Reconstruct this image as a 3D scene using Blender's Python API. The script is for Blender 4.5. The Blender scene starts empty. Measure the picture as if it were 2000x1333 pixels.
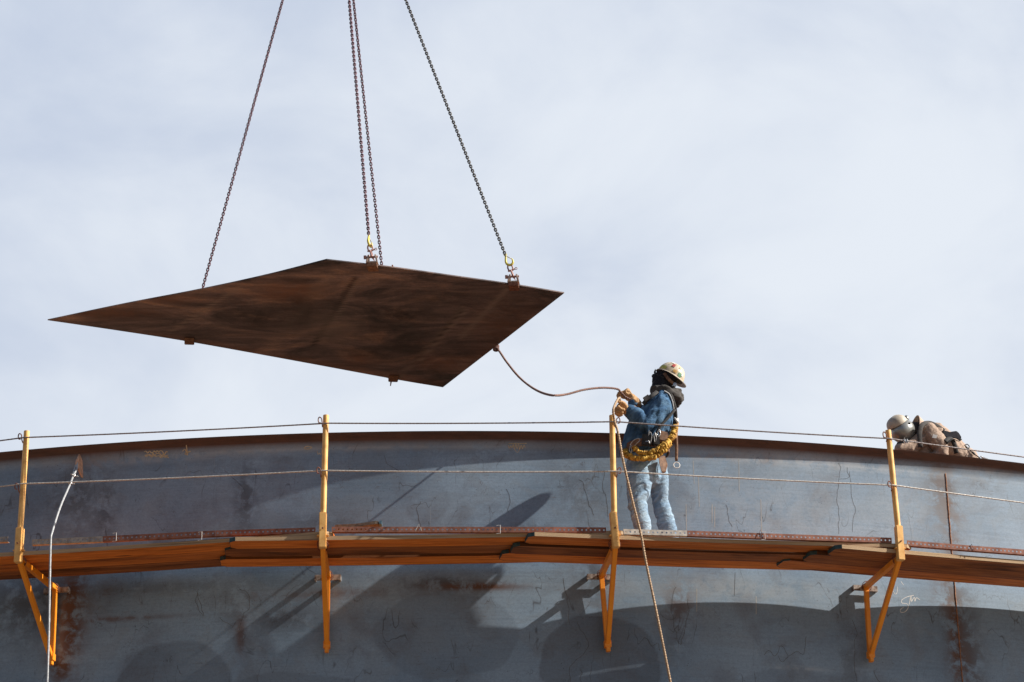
import bpy, bmesh, math, random
import numpy as np
from math import sin, cos, pi, radians, sqrt, atan2, exp
from mathutils import Vector as V, Matrix, noise, Quaternion
random.seed(7)
S = bpy.context.scene
C = S.collection

# ------------------------------------------------------------------ camera
F, PITCH, ROLL, YAW, DIST = 5142.78, .39703, -.014582, .029041, 24.0097   # focal length in photo pixels
H, R = 7.7968, 17.8683            # walkway level above the camera, tank radius
RIM = H + 1.2968
GROUND = -1.6
AX = V((0, R, 0))
fw = V((sin(YAW)*cos(PITCH), cos(YAW)*cos(PITCH), sin(PITCH)))
rt = V((cos(YAW), -sin(YAW), 0)); up = rt.cross(fw)
r2 = rt*cos(ROLL)+up*sin(ROLL); u2 = -rt*sin(ROLL)+up*cos(ROLL)
CAM = V((0, -DIST, 0))
cd = bpy.data.cameras.new('camera'); cam = bpy.data.objects.new('camera', cd); C.objects.link(cam)
cam.matrix_world = Matrix(((r2.x, u2.x, -fw.x, CAM.x), (r2.y, u2.y, -fw.y, CAM.y), (r2.z, u2.z, -fw.z, CAM.z), (0, 0, 0, 1)))
cd.sensor_width = 36; cd.lens = F/2000*36; cd.clip_end = 5000; cd.clip_start = .1
S.camera = cam

# ------------------------------------------------------------------ light
SUN_AZ, SUN_EL = radians(81), radians(36)     # azimuth from the -Y axis towards +X
sdir = V((sin(SUN_AZ)*cos(SUN_EL), -cos(SUN_AZ)*cos(SUN_EL), sin(SUN_EL)))
sl = bpy.data.lights.new('sun', 'SUN'); sl.energy = 5.0; sl.angle = radians(.5); sl.color = (1, .93, .82)
so = bpy.data.objects.new('sun', sl); C.objects.link(so); so.location = (30, -20, 40)
so.rotation_euler = (-sdir).to_track_quat('-Z', 'Y').to_euler()
W = bpy.data.worlds.new('World'); S.world = W; W.use_nodes = True
nt = W.node_tree; nt.nodes.clear()
def wn(t, **k):
    n = nt.nodes.new(t)
    for a, b in k.items(): setattr(n, a, b)
    return n
L = nt.links.new
sky = wn('ShaderNodeTexSky', sky_type='NISHITA', sun_disc=False, sun_elevation=SUN_EL, sun_rotation=atan2(sdir.x, sdir.y), altitude=200, air_density=1.0, dust_density=1.5)
bg1 = wn('ShaderNodeBackground'); bg1.inputs[1].default_value = .05
L(sky.outputs[0], bg1.inputs[0])
tc = wn('ShaderNodeTexCoord'); mp = wn('ShaderNodeMapping'); mp.inputs['Scale'].default_value = (3.2, 3.2, 5.5)
L(tc.outputs['Generated'], mp.inputs[0])
nz = wn('ShaderNodeTexNoise'); nz.inputs['Scale'].default_value = 2.3; nz.inputs['Detail'].default_value = 7; nz.inputs['Roughness'].default_value = .54; nz.inputs['Distortion'].default_value = .35
L(mp.outputs[0], nz.inputs[0])
# thicker thin-cloud towards the horizon and towards the sun side
sx = wn('ShaderNodeSeparateXYZ'); L(tc.outputs['Generated'], sx.inputs[0])
ma = wn('ShaderNodeMath', operation='MULTIPLY_ADD'); ma.inputs[1].default_value = .6; ma.inputs[2].default_value = .12; L(sx.outputs[0], ma.inputs[0])
mz = wn('ShaderNodeMath', operation='MULTIPLY_ADD'); mz.inputs[1].default_value = -.85; L(sx.outputs[2], mz.inputs[0]); L(ma.outputs[0], mz.inputs[2])
ad = wn('ShaderNodeMath', operation='ADD'); L(nz.outputs[0], ad.inputs[0]); L(mz.outputs[0], ad.inputs[1])
# cloud left out behind the camera to deepen wall shade, kept over the tank
mr = wn('ShaderNodeMapRange'); mr.inputs['From Min'].default_value = .1; mr.inputs['From Max'].default_value = .75; L(sx.outputs[1], mr.inputs[0])
mm = wn('ShaderNodeMath', operation='MULTIPLY'); mm.inputs[0].default_value = .94
cr = wn('ShaderNodeValToRGB'); cr.color_ramp.elements[0].position = -0.0; cr.color_ramp.elements[1].position = .50
cr.color_ramp.elements[0].color = (.385, .435, .53, 1); cr.color_ramp.elements[1].color = (.55, .585, .635, 1); cr.color_ramp.interpolation = 'EASE'
L(ad.outputs[0], cr.inputs[0])
bg2 = wn('ShaderNodeBackground'); bg2.inputs[1].default_value = 1.0; L(cr.outputs[0], bg2.inputs[0])
mx = wn('ShaderNodeMixShader'); L(mr.outputs[0], mm.inputs[1]); L(mm.outputs[0], mx.inputs[0]); L(bg1.outputs[0], mx.inputs[1]); L(bg2.outputs[0], mx.inputs[2])
wo = wn('ShaderNodeOutputWorld'); L(mx.outputs[0], wo.inputs[0])
S.view_settings.view_transform = 'Standard'; S.view_settings.look = 'None'
S.view_settings.exposure = 0.6; S.view_settings.gamma = 1

# ------------------------------------------------------------------ placing helpers
def ray(px, py): return fw + r2*((px-1000)/F) + u2*((666.5-py)/F)
def at(px, py, Y):
    d = ray(px, py); return CAM + d*((Y+DIST)/d.y)
def atz(px, py, z):
    d = ray(px, py); return CAM + d*(z/d.z)
def cyl(phi, off, z): return V(((R+off)*sin(phi), R-(R+off)*cos(phi), z))
def onwall(px, py, off=0.):
    d = ray(px, py); ox, oy = 0, -DIST-R
    a = d.x**2+d.y**2; b = 2*(oy*d.y); c = oy*oy-(R+off)**2
    t = (-b-sqrt(b*b-4*a*c))/(2*a)
    return CAM+d*t
def phi_of(p): return atan2(p.x, R-p.y)

# ------------------------------------------------------------------ mesh builder
class MB:
    def __init__(s): s.v = []; s.f = []; s.uv = None
    def add(s, vs, fs):
        n = len(s.v); s.v += [V(v) for v in vs]; s.f += [tuple(i+n for i in f) for f in fs]; return s
    def box(s, c, ax, ay, az):      # centre and three half-axis vectors
        c, ax, ay, az = V(c), V(ax), V(ay), V(az)
        vs = [c+ax*i+ay*j+az*k for k in (-1, 1) for j in (-1, 1) for i in (-1, 1)]
        return s.add(vs, [(0, 2, 3, 1), (4, 5, 7, 6), (0, 1, 5, 4), (2, 6, 7, 3), (0, 4, 6, 2), (1, 3, 7, 5)])
    def bar(s, a, b, w, h, upv=(0, 0, 1)):   # square bar from a to b
        a, b = V(a), V(b); d = (b-a).normalized(); sd = d.cross(V(upv)).normalized(); u = sd.cross(d)
        return s.box((a+b)/2, (b-a)/2, sd*w/2, u*h/2)
    def tube(s, pts, rad, n=8, closed=False, cap=True, ref=None, flat=1.0, twist=0):
        pts = [V(p) for p in pts]; m = len(pts)
        if not hasattr(rad, '__len__'): rad = [rad]*m
        vs = []; prev = None
        for i, p in enumerate(pts):
            if closed: t = pts[(i+1) % m]-pts[i-1]
            else: t = pts[min(i+1, m-1)]-pts[max(i-1, 0)]
            t.normalize()
            if ref is not None: q = V(ref)
            elif prev is None: q = V((0, 0, 1)) if abs(t.z) < .9 else V((1, 0, 0))
            else: q = prev
            a = q-t*q.dot(t)
            if a.length < 1e-6: a = t.orthogonal()
            a.normalize(); b = t.cross(a); prev = a
            for k in range(n):
                g = 2*pi*k/n+twist*i
                vs.append(p+(a*cos(g)*flat+b*sin(g))*rad[i])
        fs = []
        for i in range(m if closed else m-1):
            j = (i+1) % m
            for k in range(n):
                k2 = (k+1) % n
                fs.append((i*n+k, i*n+k2, j*n+k2, j*n+k))
        if cap and not closed:
            fs.append(tuple(range(n))[::-1]); fs.append(tuple((m-1)*n+k for k in range(n)))
        return s.add(vs, fs)
    def limb(s, pts, rad, n=16, ref=None, flat=1.0):     # tube with rounded ends, closed
        pts = [V(p) for p in pts]
        rad = list(rad) if hasattr(rad, '__len__') else [rad]*len(pts)
        d0 = (pts[0]-pts[1]).normalized(); d1 = (pts[-1]-pts[-2]).normalized()
        P = []; Q = []
        for a in (80, 55, 28): P.append(pts[0]+d0*rad[0]*sin(radians(a))); Q.append(rad[0]*cos(radians(a)))
        P += pts; Q += rad
        for a in (28, 55, 80): P.append(pts[-1]+d1*rad[-1]*sin(radians(a))); Q.append(rad[-1]*cos(radians(a)))
        return s.tube(P, Q, n, ref=ref, flat=flat)
    def ball(s, c, r, n=16, m=10, M=None):
        c = V(c); r = V(r) if hasattr(r, '__len__') else V((r, r, r)); vs = []; M = M or Matrix.Identity(3)
        for i in range(1, m):
            a = pi*i/m
            for k in range(n):
                g = 2*pi*k/n; vs.append(c+M @ V((r.x*sin(a)*cos(g), r.y*sin(a)*sin(g), r.z*cos(a))))
        vs.append(c+M @ V((0, 0, r.z))); vs.append(c-M @ V((0, 0, r.z))); T = len(vs)-2
        fs = [(i*n+k, (i+1)*n+k, (i+1)*n+(k+1) % n, i*n+(k+1) % n) for i in range(m-2) for k in range(n)]
        fs += [(T, k, (k+1) % n) for k in range(n)]+[(T+1, (m-2)*n+(k+1) % n, (m-2)*n+k) for k in range(n)]
        return s.add(vs, fs)
    def prism(s, poly, off):       # closed polygon of points swept by off
        n = len(poly); off = V(off)
        vs = [V(p) for p in poly]+[V(p)+off for p in poly]
        return s.add(vs, [tuple(range(n))[::-1], tuple(range(n, 2*n))]+[(i, (i+1) % n, n+(i+1) % n, n+i) for i in range(n)])
    def ring(s, c, nrm, rad, r, n=24, m=8, arc=2*pi, start=0.):
        c = V(c); nrm = V(nrm).normalized(); a = nrm.orthogonal().normalized(); b = nrm.cross(a)
        if arc >= 2*pi-.01: return s.tube([c+(a*cos(t)+b*sin(t))*rad for t in [2*pi*i/n for i in range(n)]], r, m, closed=True)
        return s.tube([c+(a*cos(t)+b*sin(t))*rad for t in [start+arc*i/n for i in range(n+1)]], r, m)
    def build(s, name, mat, parent=None, smooth=False, bevel=0, fuse=None, disp=None, post=None):
        me = bpy.data.meshes.new(name)
        base = parent_world(parent) if parent else V()
        me.from_pydata([tuple(v-base) for v in s.v], [], s.f)
        bm = bmesh.new(); bm.from_mesh(me); bmesh.ops.recalc_face_normals(bm, faces=bm.faces)
        if bevel: bmesh.ops.bevel(bm, geom=[e for e in bm.edges if len(e.link_faces) == 2 and e.calc_face_angle(0) > .5], offset=bevel, segments=2, affect='EDGES', clamp_overlap=True)
        bm.to_mesh(me); bm.free()
        if fuse:
            vx, it = fuse
            t = bpy.data.objects.new('tmp', me); C.objects.link(t)
            m = t.modifiers.new('r', 'REMESH'); m.mode = 'VOXEL'; m.voxel_size = vx
            if it: m2 = t.modifiers.new('s', 'SMOOTH'); m2.iterations = it; m2.factor = .5
            dg = bpy.context.evaluated_depsgraph_get()
            me2 = bpy.data.meshes.new_from_object(t.evaluated_get(dg)); bpy.data.objects.remove(t); bpy.data.meshes.remove(me); me = me2; me.name = name
        if disp:
            me.update()
            nn = [v.normal.copy() for v in me.vertices]
            for v, q in zip(me.vertices, nn): v.co += q*disp(v.co+base, q)
        for p in me.polygons: p.use_smooth = bool(smooth or fuse)
        me.materials.clear(); me.materials.append(mat)
        if smooth == 'auto':
            me.update()
            try: me.set_sharp_from_angle(angle=radians(40))
            except Exception: pass
        o = bpy.data.objects.new(name, me); C.objects.link(o)
        if parent: o.parent = parent
        me.update()
        return o
def parent_world(p):
    q = V(p.location)
    while p.parent: p = p.parent; q += V(p.location)
    return q
def tag(o, label=None, cat=None, group=None, kind=None):
    if label: o['label'] = label
    if cat: o['category'] = cat
    if group: o['group'] = group
    if kind: o['kind'] = kind
    return o
def empty(name, loc, label, cat, group=None, rz=0):
    o = bpy.data.objects.new(name, None); C.objects.link(o); o.location = loc; o.rotation_euler.z = rz; o.empty_display_size = .1
    return tag(o, label, cat, group)
def spline(P, k=8):
    P = [V(p) for p in P]; Q = [P[0]*2-P[1]]+P+[P[-1]*2-P[-2]]; out = []
    for i in range(1, len(Q)-2):
        a, b, c, d = Q[i-1:i+3]
        for j in range(k):
            t = j/k
            out.append(.5*((2*b)+(c-a)*t+(2*a-5*b+4*c-d)*t*t+(3*b-a-3*c+d)*t**3))
    out.append(P[-1]); return out
def nz3(p, s=1.0): return noise.noise(V(p)*s)

# ------------------------------------------------------------------ materials
class Mat:
    def __init__(s, name, rough=.6, metal=0, spec=.5):
        s.m = bpy.data.materials.new(name); s.m.use_nodes = True; s.t = s.m.node_tree
        s.b = s.t.nodes['Principled BSDF']; s.b.inputs['Roughness'].default_value = rough; s.b.inputs['Metallic'].default_value = metal
        s.b.inputs['Specular IOR Level'].default_value = spec
        s.tc = s.t.nodes.new('ShaderNodeTexCoord'); s.h = None
    def N(s, t, **k):
        n = s.t.nodes.new(t)
        for a, b in k.items(): setattr(n, a, b)
        return n
    def l(s, a, b): s.t.links.new(a, b)
    def map(s, co='Object', scale=(1, 1, 1), rot=(0, 0, 0)):
        m = s.N('ShaderNodeMapping'); m.inputs['Scale'].default_value = scale; m.inputs['Rotation'].default_value = rot
        s.l(s.tc.outputs[co], m.inputs[0]); return m.outputs[0]
    def noise(s, vec, scale, detail=6, rough=.55, dist=0):
        n = s.N('ShaderNodeTexNoise'); n.inputs['Scale'].default_value = scale; n.inputs['Detail'].default_value = detail
        n.inputs['Roughness'].default_value = rough; n.inputs['Distortion'].default_value = dist; s.l(vec, n.inputs['Vector']); return n.outputs[0]
    def voro(s, vec, scale, out='Distance', feature='F1'):
        n = s.N('ShaderNodeTexVoronoi', feature=feature); n.inputs['Scale'].default_value = scale; s.l(vec, n.inputs['Vector']); return n.outputs[out]
    def ramp(s, fac, stops, interp='LINEAR'):
        r = s.N('ShaderNodeValToRGB'); e = r.color_ramp.elements; r.color_ramp.interpolation = interp
        while len(e) < len(stops): e.new(.5)
        for x, (p, c) in zip(e, stops):
            x.position = p; x.color = (c, c, c, 1) if not hasattr(c, '__len__') else (*c, 1)
        s.l(fac, r.inputs[0]); return r.outputs[0]
    def math(s, op, a, b=None, c=None):
        n = s.N('ShaderNodeMath', operation=op)
        for i, x in enumerate((a, b, c)):
            if x is None: continue
            if isinstance(x, (int, float)): n.inputs[i].default_value = x
            else: s.l(x, n.inputs[i])
        return n.outputs[0]
    def mix(s, fac, a, b, mode='MIX'):
        n = s.N('ShaderNodeMix', data_type='RGBA', blend_type=mode)
        for sock, x in ((n.inputs[0], fac), (n.inputs[6], a), (n.inputs[7], b)):
            if isinstance(x, (int, float)): sock.default_value = x
            elif hasattr(x, '__len__'): sock.default_value = (*x, 1)
            else: s.l(x, sock)
        return n.outputs[2]
    def attr(s, name):
        n = s.N('ShaderNodeAttribute'); n.attribute_name = name; return n.outputs['Fac']
    def color(s, c):
        if hasattr(c, '__len__'): s.b.inputs['Base Color'].default_value = (*c, 1)
        else: s.l(c, s.b.inputs['Base Color'])
        return s
    def roughness(s, v): s.l(v, s.b.inputs['Roughness']); return s
    def bump(s, h, strength=.3, dist=.01):
        n = s.N('ShaderNodeBump'); n.inputs['Strength'].default_value = strength; n.inputs['Distance'].default_value = dist
        s.l(h, n.inputs['Height']); s.l(n.outputs[0], s.b.inputs['Normal']); return s

def simple(name, c1, c2, scale=20, rough=.6, metal=0, bump=.2, dist=.004, lo=.35, hi=.65, sc=(1, 1, 1), spec=.5):
    m = Mat(name, rough, metal, spec); v = m.map('Object', sc); n = m.noise(v, scale)
    m.color(m.ramp(n, [(lo, c1), (hi, c2)])); m.bump(n, bump, dist); return m.m

def wall_steel():
    m = Mat('mill_scale_steel', .5, 0, .45)
    uv = m.tc.outputs['UV']
    big = m.noise(uv, .9, 5, .5, .4)
    col = m.ramp(big, [(.33, (.160, .236, .330)), (.5, (.205, .290, .395)), (.68, (.25, .34, .445))])
    # long rolling streaks
    st = m.noise(m.map('UV', (.5, 26, 1)), 1.6, 6, .6)
    col = m.mix(.5, col, m.ramp(st, [(.25, .80), (.5, 1.0), (.75, 1.12)]), 'MULTIPLY')
    fine = m.noise(uv, 90, 4, .7)
    col = m.mix(.5, col, m.ramp(fine, [(.3, .78), (.7, 1.2)]), 'MULTIPLY')
    patch = m.noise(m.map('UV', (1, 1.3, 1)), 2.3, 4, .45, .8)
    col = m.mix(m.ramp(patch, [(.53, 0.), (.56, .45)]), col, m.mix(.5, col, (.20, .235, .27)))
    # purple-brown oxide clouds
    ox = m.noise(uv, 1.9, 7, .62, .3)
    col = m.mix(m.ramp(ox, [(.52, 0.), (.70, .42)]), col, (.095, .085, .095))
    scr = m.noise(m.map('UV', (1.2, 90, 1)), 2.2, 5, .75)
    scm_ = m.ramp(m.noise(m.map('UV', (1, 2, 1)), 2.2, 4, .6), [(.45, 0.), (.6, .6)])
    col = m.mix(m.math('MULTIPLY', m.ramp(scr, [(.60, 0.), (.66, 1.)]), scm_), col, (.065, .065, .075))
    col = m.mix(m.math('MULTIPLY', m.ramp(scr, [(.34, 1.), (.40, 0.)]), scm_), col, (.33, .37, .41))
    grit = m.noise(uv, 38, 6, .8); col = m.mix(.55, col, m.ramp(grit, [(.35, .72), (.5, 1.), (.68, 1.22)]), 'MULTIPLY')
    oxf = m.noise(m.map('UV', (1, 5, 1)), 6, 7, .7, .2)
    col = m.mix(m.ramp(oxf, [(.58, 0.), (.75, .5)]), col, (.10, .07, .055))
    # rusty, dirty and toned patches painted where they are on the tank (attributes), broken up by noise
    br = m.noise(uv, 7, 8, .68, .3)
    brk = m.ramp(br, [(.40, .05), (.54, 1.2)])
    dk = m.math('MULTIPLY', m.attr('dark'), brk)
    col = m.mix(dk, col, (.05, .05, .058))
    ru = m.math('MULTIPLY', m.attr('rust'), brk)
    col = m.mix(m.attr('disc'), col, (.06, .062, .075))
    col = m.mix(ru, col, (.11, .052, .03))
    li = m.math('MULTIPLY', m.attr('light'), brk)
    col = m.mix(li, col, (.42, .45, .48))
    # thin dried water lines
    wl = m.noise(m.map('UV', (2.3, 1, 1)), 1.5, 3.2, .5, .7)
    line = m.ramp(wl, [(.488, 0.), (.4955, 1.), (.503, 0.)])
    msk = m.ramp(m.noise(uv, 2.6, 3, .5), [(.5, 0.), (.62, .8)])
    col = m.mix(m.math('MULTIPLY', line, msk), col, (.05, .052, .058))
    wl2 = m.noise(m.map('UV', (1.2, 1, 1)), 3.4, 4, .6, 1.4)
    line2 = m.ramp(wl2, [(.49, 0.), (.4955, 1.), (.501, 0.)])
    msk2 = m.ramp(m.noise(m.map('UV', (1, 1, 1), (0, 0, 1)), 1.7, 3, .5), [(.55, 0.), (.66, .7)])
    col = m.mix(m.math('MULTIPLY', line2, msk2), col, (.06, .045, .04))
    # pale vertical drips
    dr = m.noise(m.map('UV', (30, .8, 1)), 1.3, 3, .6)
    drm = m.ramp(m.noise(m.map('UV', (2.5, 1.6, 1)), 1.6, 3, .5), [(.52, 0.), (.66, .5)])
    col = m.mix(m.math('MULTIPLY', m.ramp(dr, [(.66, 0.), (.72, 1.)]), drm), col, (.36, .37, .37))
    # dark specks
    sp = m.voro(uv, 22); spm = m.ramp(m.noise(uv, 3.1, 2), [(.5, 0.), (.6, .7)])
    col = m.mix(m.math('MULTIPLY', m.ramp(sp, [(.07, 1.), (.12, 0.)]), spm), col, (.04, .035, .035))
    # rusty top cove, its own oxide colour
    col = m.mix(m.attr('cove'), col, m.ramp(m.noise(m.map('UV', (1, 6, 1)), 4, 7, .65), [(.3, (.045, .022, .018)), (.7, (.10, .045, .032))]))
    m.color(col)
    m.roughness(m.ramp(st, [(.3, .42), (.7, .6)]))
    m.bump(m.math('ADD', m.math('MULTIPLY', big, .6), m.math('MULTIPLY', st, .08)), .35, .02)
    return m.m

def plate_steel():
    m = Mat('rusty_plate_steel', .62, 0, .35)
    uv = m.tc.outputs['UV']
    a = m.noise(m.map('UV', (1, 1.9, 1)), 1.0, 9, .66, 1.1)
    col = m.ramp(a, [(.36, (.024, .020, .024)), (.45, (.118, .090, .095)), (.54, (.215, .160, .155)), (.66, (.42, .28, .22))])
    b = m.noise(m.map('UV', (.8, 5, 1), (0, 0, .1)), 2.2, 9, .7, .5)
    col = m.mix(.7, col, m.ramp(b, [(.32, .45), (.5, 1.), (.68, 1.7)]), 'MULTIPLY')
    f = m.noise(uv, 40, 5, .7)
    col = m.mix(.6, col, m.ramp(f, [(.3, .7), (.7, 1.35)]), 'MULTIPLY')
    brk = m.ramp(m.noise(uv, 6, 8, .65), [(.28, .3), (.6, 1.1)])
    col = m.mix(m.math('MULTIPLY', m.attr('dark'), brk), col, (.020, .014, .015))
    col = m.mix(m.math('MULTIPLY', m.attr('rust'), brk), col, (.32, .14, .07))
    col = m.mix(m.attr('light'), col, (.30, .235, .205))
    sc = m.noise(m.map('UV', (2, 14, 1), (0, 0, .5)), 3.5, 6, .75, .6)
    scm = m.ramp(m.noise(uv, 1.7, 4), [(.46, 0.), (.60, .7)])
    col = m.mix(m.math('MULTIPLY', m.ramp(sc, [(.60, 0.), (.68, 1.)]), scm), col, (.22, .17, .14))
    m.color(col); m.roughness(m.ramp(a, [(.3, .5), (.7, .72)])); m.bump(m.math('ADD', a, m.math('MULTIPLY', b, .3)), .3, .02)
    return m.m

def wood(name, c1, c2, c3, edge=.8):
    m = Mat(name, .75, 0, .25)
    v = m.map('UV', (.7, 16, 1)); g = m.noise(v, 2.2, 8, .68, 1.1)
    col = m.ramp(g, [(.3, c1), (.5, c2), (.7, c3)])
    w = m.noise(m.map('UV', (.5, 3, 1)), 1.3, 5, .6, .5)
    col = m.mix(.8, col, m.ramp(w, [(.34, .35), (.46, 1.), (.68, 1.25)]), 'MULTIPLY')
    kn = m.voro(m.map('UV', (1.1, 7, 1)), .9)
    col = m.mix(m.ramp(kn, [(.05, .85), (.11, 0.)]), col, (.03, .012, .006))
    col = m.mix(m.ramp(m.attr('edge'), [(.25, 0.), (.8, edge)]), col, (.03, .014, .008))  # board edges painted dark for the shade in the gaps between planks
    m.color(col); m.bump(g, .5, .004); return m.m

def denim(name, dark, mid, light, worn=.5):
    m = Mat(name, .9, 0, .15)
    o = m.tc.outputs['Object']
    n = m.noise(m.map('Object', (1, 1, 1.6), (.5, .3, .4)), 5, 6, .6, .5)
    col = m.ramp(n, [(.3, dark), (.5, mid), (.72, light)])
    g = m.N('ShaderNodeNewGeometry'); pt = m.ramp(g.outputs['Pointiness'], [(.45, .60), (.5, 1.), (.53, 1.45)])  # ridges worn paler; fold shade and highlights painted in by curvature
    col = m.mix(worn, col, pt, 'MULTIPLY')
    d = m.noise(o, 60, 4, .7); col = m.mix(.3, col, m.ramp(d, [(.3, .75), (.7, 1.25)]), 'MULTIPLY')
    cr_ = m.noise(m.map('Object', (2.2, 2.2, 7), (.3, .5, .35)), 4, 4, .6, .8)
    m.color(col); m.bump(m.ramp(cr_, [(.4, 0.), (.5, 1.), (.6, 0.)]), .35, .010); return m.m

M = {}
M['wall'] = wall_steel(); M['plate'] = plate_steel()
M['yellow'] = simple('worn_yellow_paint', (.60, .27, .035), (.74, .37, .07), 14, .5, 0, .15, .002, .3, .55)
def yel():
    m = Mat('scuffed_orange_yellow_paint', .48, 0, .5); o = m.tc.outputs['Object']
    a = m.noise(o, 6, 6, .6); col = m.ramp(a, [(.3, (.80, .255, .010)), (.7, (.90, .34, .022))])
    b = m.noise(o, 28, 6, .75); col = m.mix(m.ramp(b, [(.63, 0.), (.69, .85)]), col, (.14, .06, .03))
    m.color(col); m.bump(b, .3, .003); return m.m
M['yellow'] = yel()
M['sunlityellow'] = simple('sunlit_yellow_paint', (.66, .32, .08), (.90, .53, .18), 12, .55, 0, .1, .002, .3, .6)  # bracket yellow lightened for the posts, sunlight put into the paint
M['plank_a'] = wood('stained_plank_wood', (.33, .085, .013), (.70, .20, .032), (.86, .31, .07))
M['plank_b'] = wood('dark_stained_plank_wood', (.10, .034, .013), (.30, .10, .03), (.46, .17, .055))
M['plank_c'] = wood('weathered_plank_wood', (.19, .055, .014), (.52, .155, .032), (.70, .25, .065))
M['litplankside'] = wood('sunlit_pale_plank_side', (.22, .14, .08), (.40, .28, .17), (.52, .39, .26), edge=0)  # paler side for outer planks, sunlight put into the wood colour
M['teal'] = simple('teal_painted_plank_end', (.012, .035, .045), (.03, .075, .09), 30, .7)
M['bluepaint'] = simple('light_blue_plank_end_paint', (.12, .25, .33), (.22, .4, .5), 30, .7)
M['greywood'] = simple('grey_weathered_wood', (.16, .12, .09), (.36, .29, .22), 14, .85, sc=(1, 6, 6))
M['rust'] = simple('rusted_steel', (.13, .048, .03), (.27, .11, .07), 30, .8, 0, .4)
M['rustred'] = simple('red_rust_angle', (.17, .065, .045), (.32, .14, .10), 18, .8, 0, .3)
M['galv'] = simple('galvanised_steel', (.38, .35, .32), (.68, .63, .57), 22, .5, .1, .2)
M['galvdull'] = simple('dull_galvanised_steel', (.24, .20, .18), (.44, .40, .36), 22, .6, .1, .2)
M['scaffclip'] = simple('clip_steel', (.12, .075, .06), (.48, .42, .38), 22, .55, .2, .3)
M['cable'] = simple('wire_rope_steel', (.17, .15, .155), (.34, .31, .32), 60, .5, .4, .5, .002)
M['cablelit'] = simple('sunlit_wire_rope_steel', (.40, .37, .35), (.66, .63, .60), 60, .5, .2, .5, .002)  # lighter copy of the cable steel, sunshine painted into its colour
M['greycable'] = simple('grey_synthetic_cable', (.30, .32, .35), (.50, .52, .55), 60, .5, .1, .4, .002)
M['chain'] = simple('chain_steel', (.055, .022, .036), (.19, .085, .11), 50, .5, .4, .3, .002)
M['chainolive'] = simple('dull_chain_steel', (.035, .035, .036), (.12, .11, .105), 50, .5, .4, .3, .002)
M['hook'] = simple('yellow_hook_paint', (.60, .50, .05), (.82, .72, .16), 30, .45)
M['shackle'] = simple('dusty_red_shackle', (.24, .10, .09), (.52, .33, .30), 30, .6, .1, .4)
M['dustclamp'] = simple('dusty_clamp_steel', (.34, .24, .19), (.66, .54, .47), 30, .75, 0, .4)
M['jaw'] = simple('rusty_clamp_jaw', (.16, .075, .04), (.32, .17, .10), 30, .8, 0, .4)
M['rope'] = simple('manila_rope', (.26, .165, .10), (.55, .40, .27), 60, .9, 0, .6, .003)
M['oldrope'] = simple('old_brown_rope', (.10, .055, .05), (.30, .18, .15), 60, .9, 0, .6, .003)
M['weld'] = simple('fresh_rust_weld', (.17, .07, .035), (.38, .18, .09), 40, .75, 0, .7)
M['chalk'] = simple('chalk', (.55, .56, .56), (.75, .76, .76), 60, .95)
M['tan_crayon'] = simple('tan_crayon', (.42, .33, .20), (.6, .5, .34), 60, .9)
M['line'] = simple('dried_water_line', (.06, .065, .075), (.12, .13, .14), 40, .8)
M['tan'] = simple('tan_painted_lug', (.42, .25, .17), (.70, .46, .33), 25, .7)
M['denim'] = denim('blue_denim', (.030, .068, .135), (.055, .12, .22), (.11, .20, .31), .8)
M['jeans'] = denim('faded_denim', (.15, .235, .35), (.24, .34, .45), (.34, .44, .53), .8)
M['black'] = simple('black_knit', (.006, .006, .012), (.018, .018, .028), 40, .95, 0, .5, .004)
M['hoodie'] = simple('dark_grey_fleece', (.030, .027, .028), (.085, .078, .075), 12, .95, 0, .5, .01)
M['webbing'] = simple('black_webbing', (.012, .012, .014), (.04, .038, .04), 50, .8)
M['leather'] = simple('tan_leather', (.33, .17, .07), (.58, .36, .18), 22, .8, 0, .5, .006)
M['brownleather'] = simple('brown_leather_strap', (.10, .045, .025), (.26, .14, .08), 25, .7, 0, .5, .005)
M['lanyard'] = simple('yellow_lanyard', (.30, .14, .015), (.70, .43, .07), 22, .8, 0, .6, .006)
M['bright'] = simple('bright_steel', (.35, .35, .36), (.6, .6, .6), 30, .3, .7, .1)
M['white'] = simple('white_plastic', (.6, .6, .6), (.8, .8, .8), 30, .4)
M['skin'] = simple('skin', (.42, .24, .17), (.52, .31, .22), 20, .55)
M['eye'] = simple('eye', (.05, .03, .02), (.08, .05, .04), 20, .2)
M['lens'] = simple('clear_lens', (.08, .09, .10), (.14, .15, .17), 10, .08, 0, 0, .001, spec=.8)
M['dark'] = simple('dark_rubber', (.015, .015, .017), (.04, .04, .04), 30, .6)
M['tanjacket'] = denim('tan_canvas', (.34, .255, .205), (.39, .295, .24), (.44, .34, .28), .6)
M['beigehat'] = simple('dusty_beige_hat', (.42, .36, .29), (.56, .50, .42), 18, .55, 0, .1)
M['maskgrey'] = simple('silver_welding_mask', (.26, .27, .265), (.40, .41, .40), 8, .3, .45, .05)
M['boot'] = simple('worn_boot_leather', (.12, .08, .055), (.3, .22, .16), 25, .8, 0, .5)
M['sole'] = simple('boot_sole', (.2, .19, .18), (.4, .39, .37), 25, .8)
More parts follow.
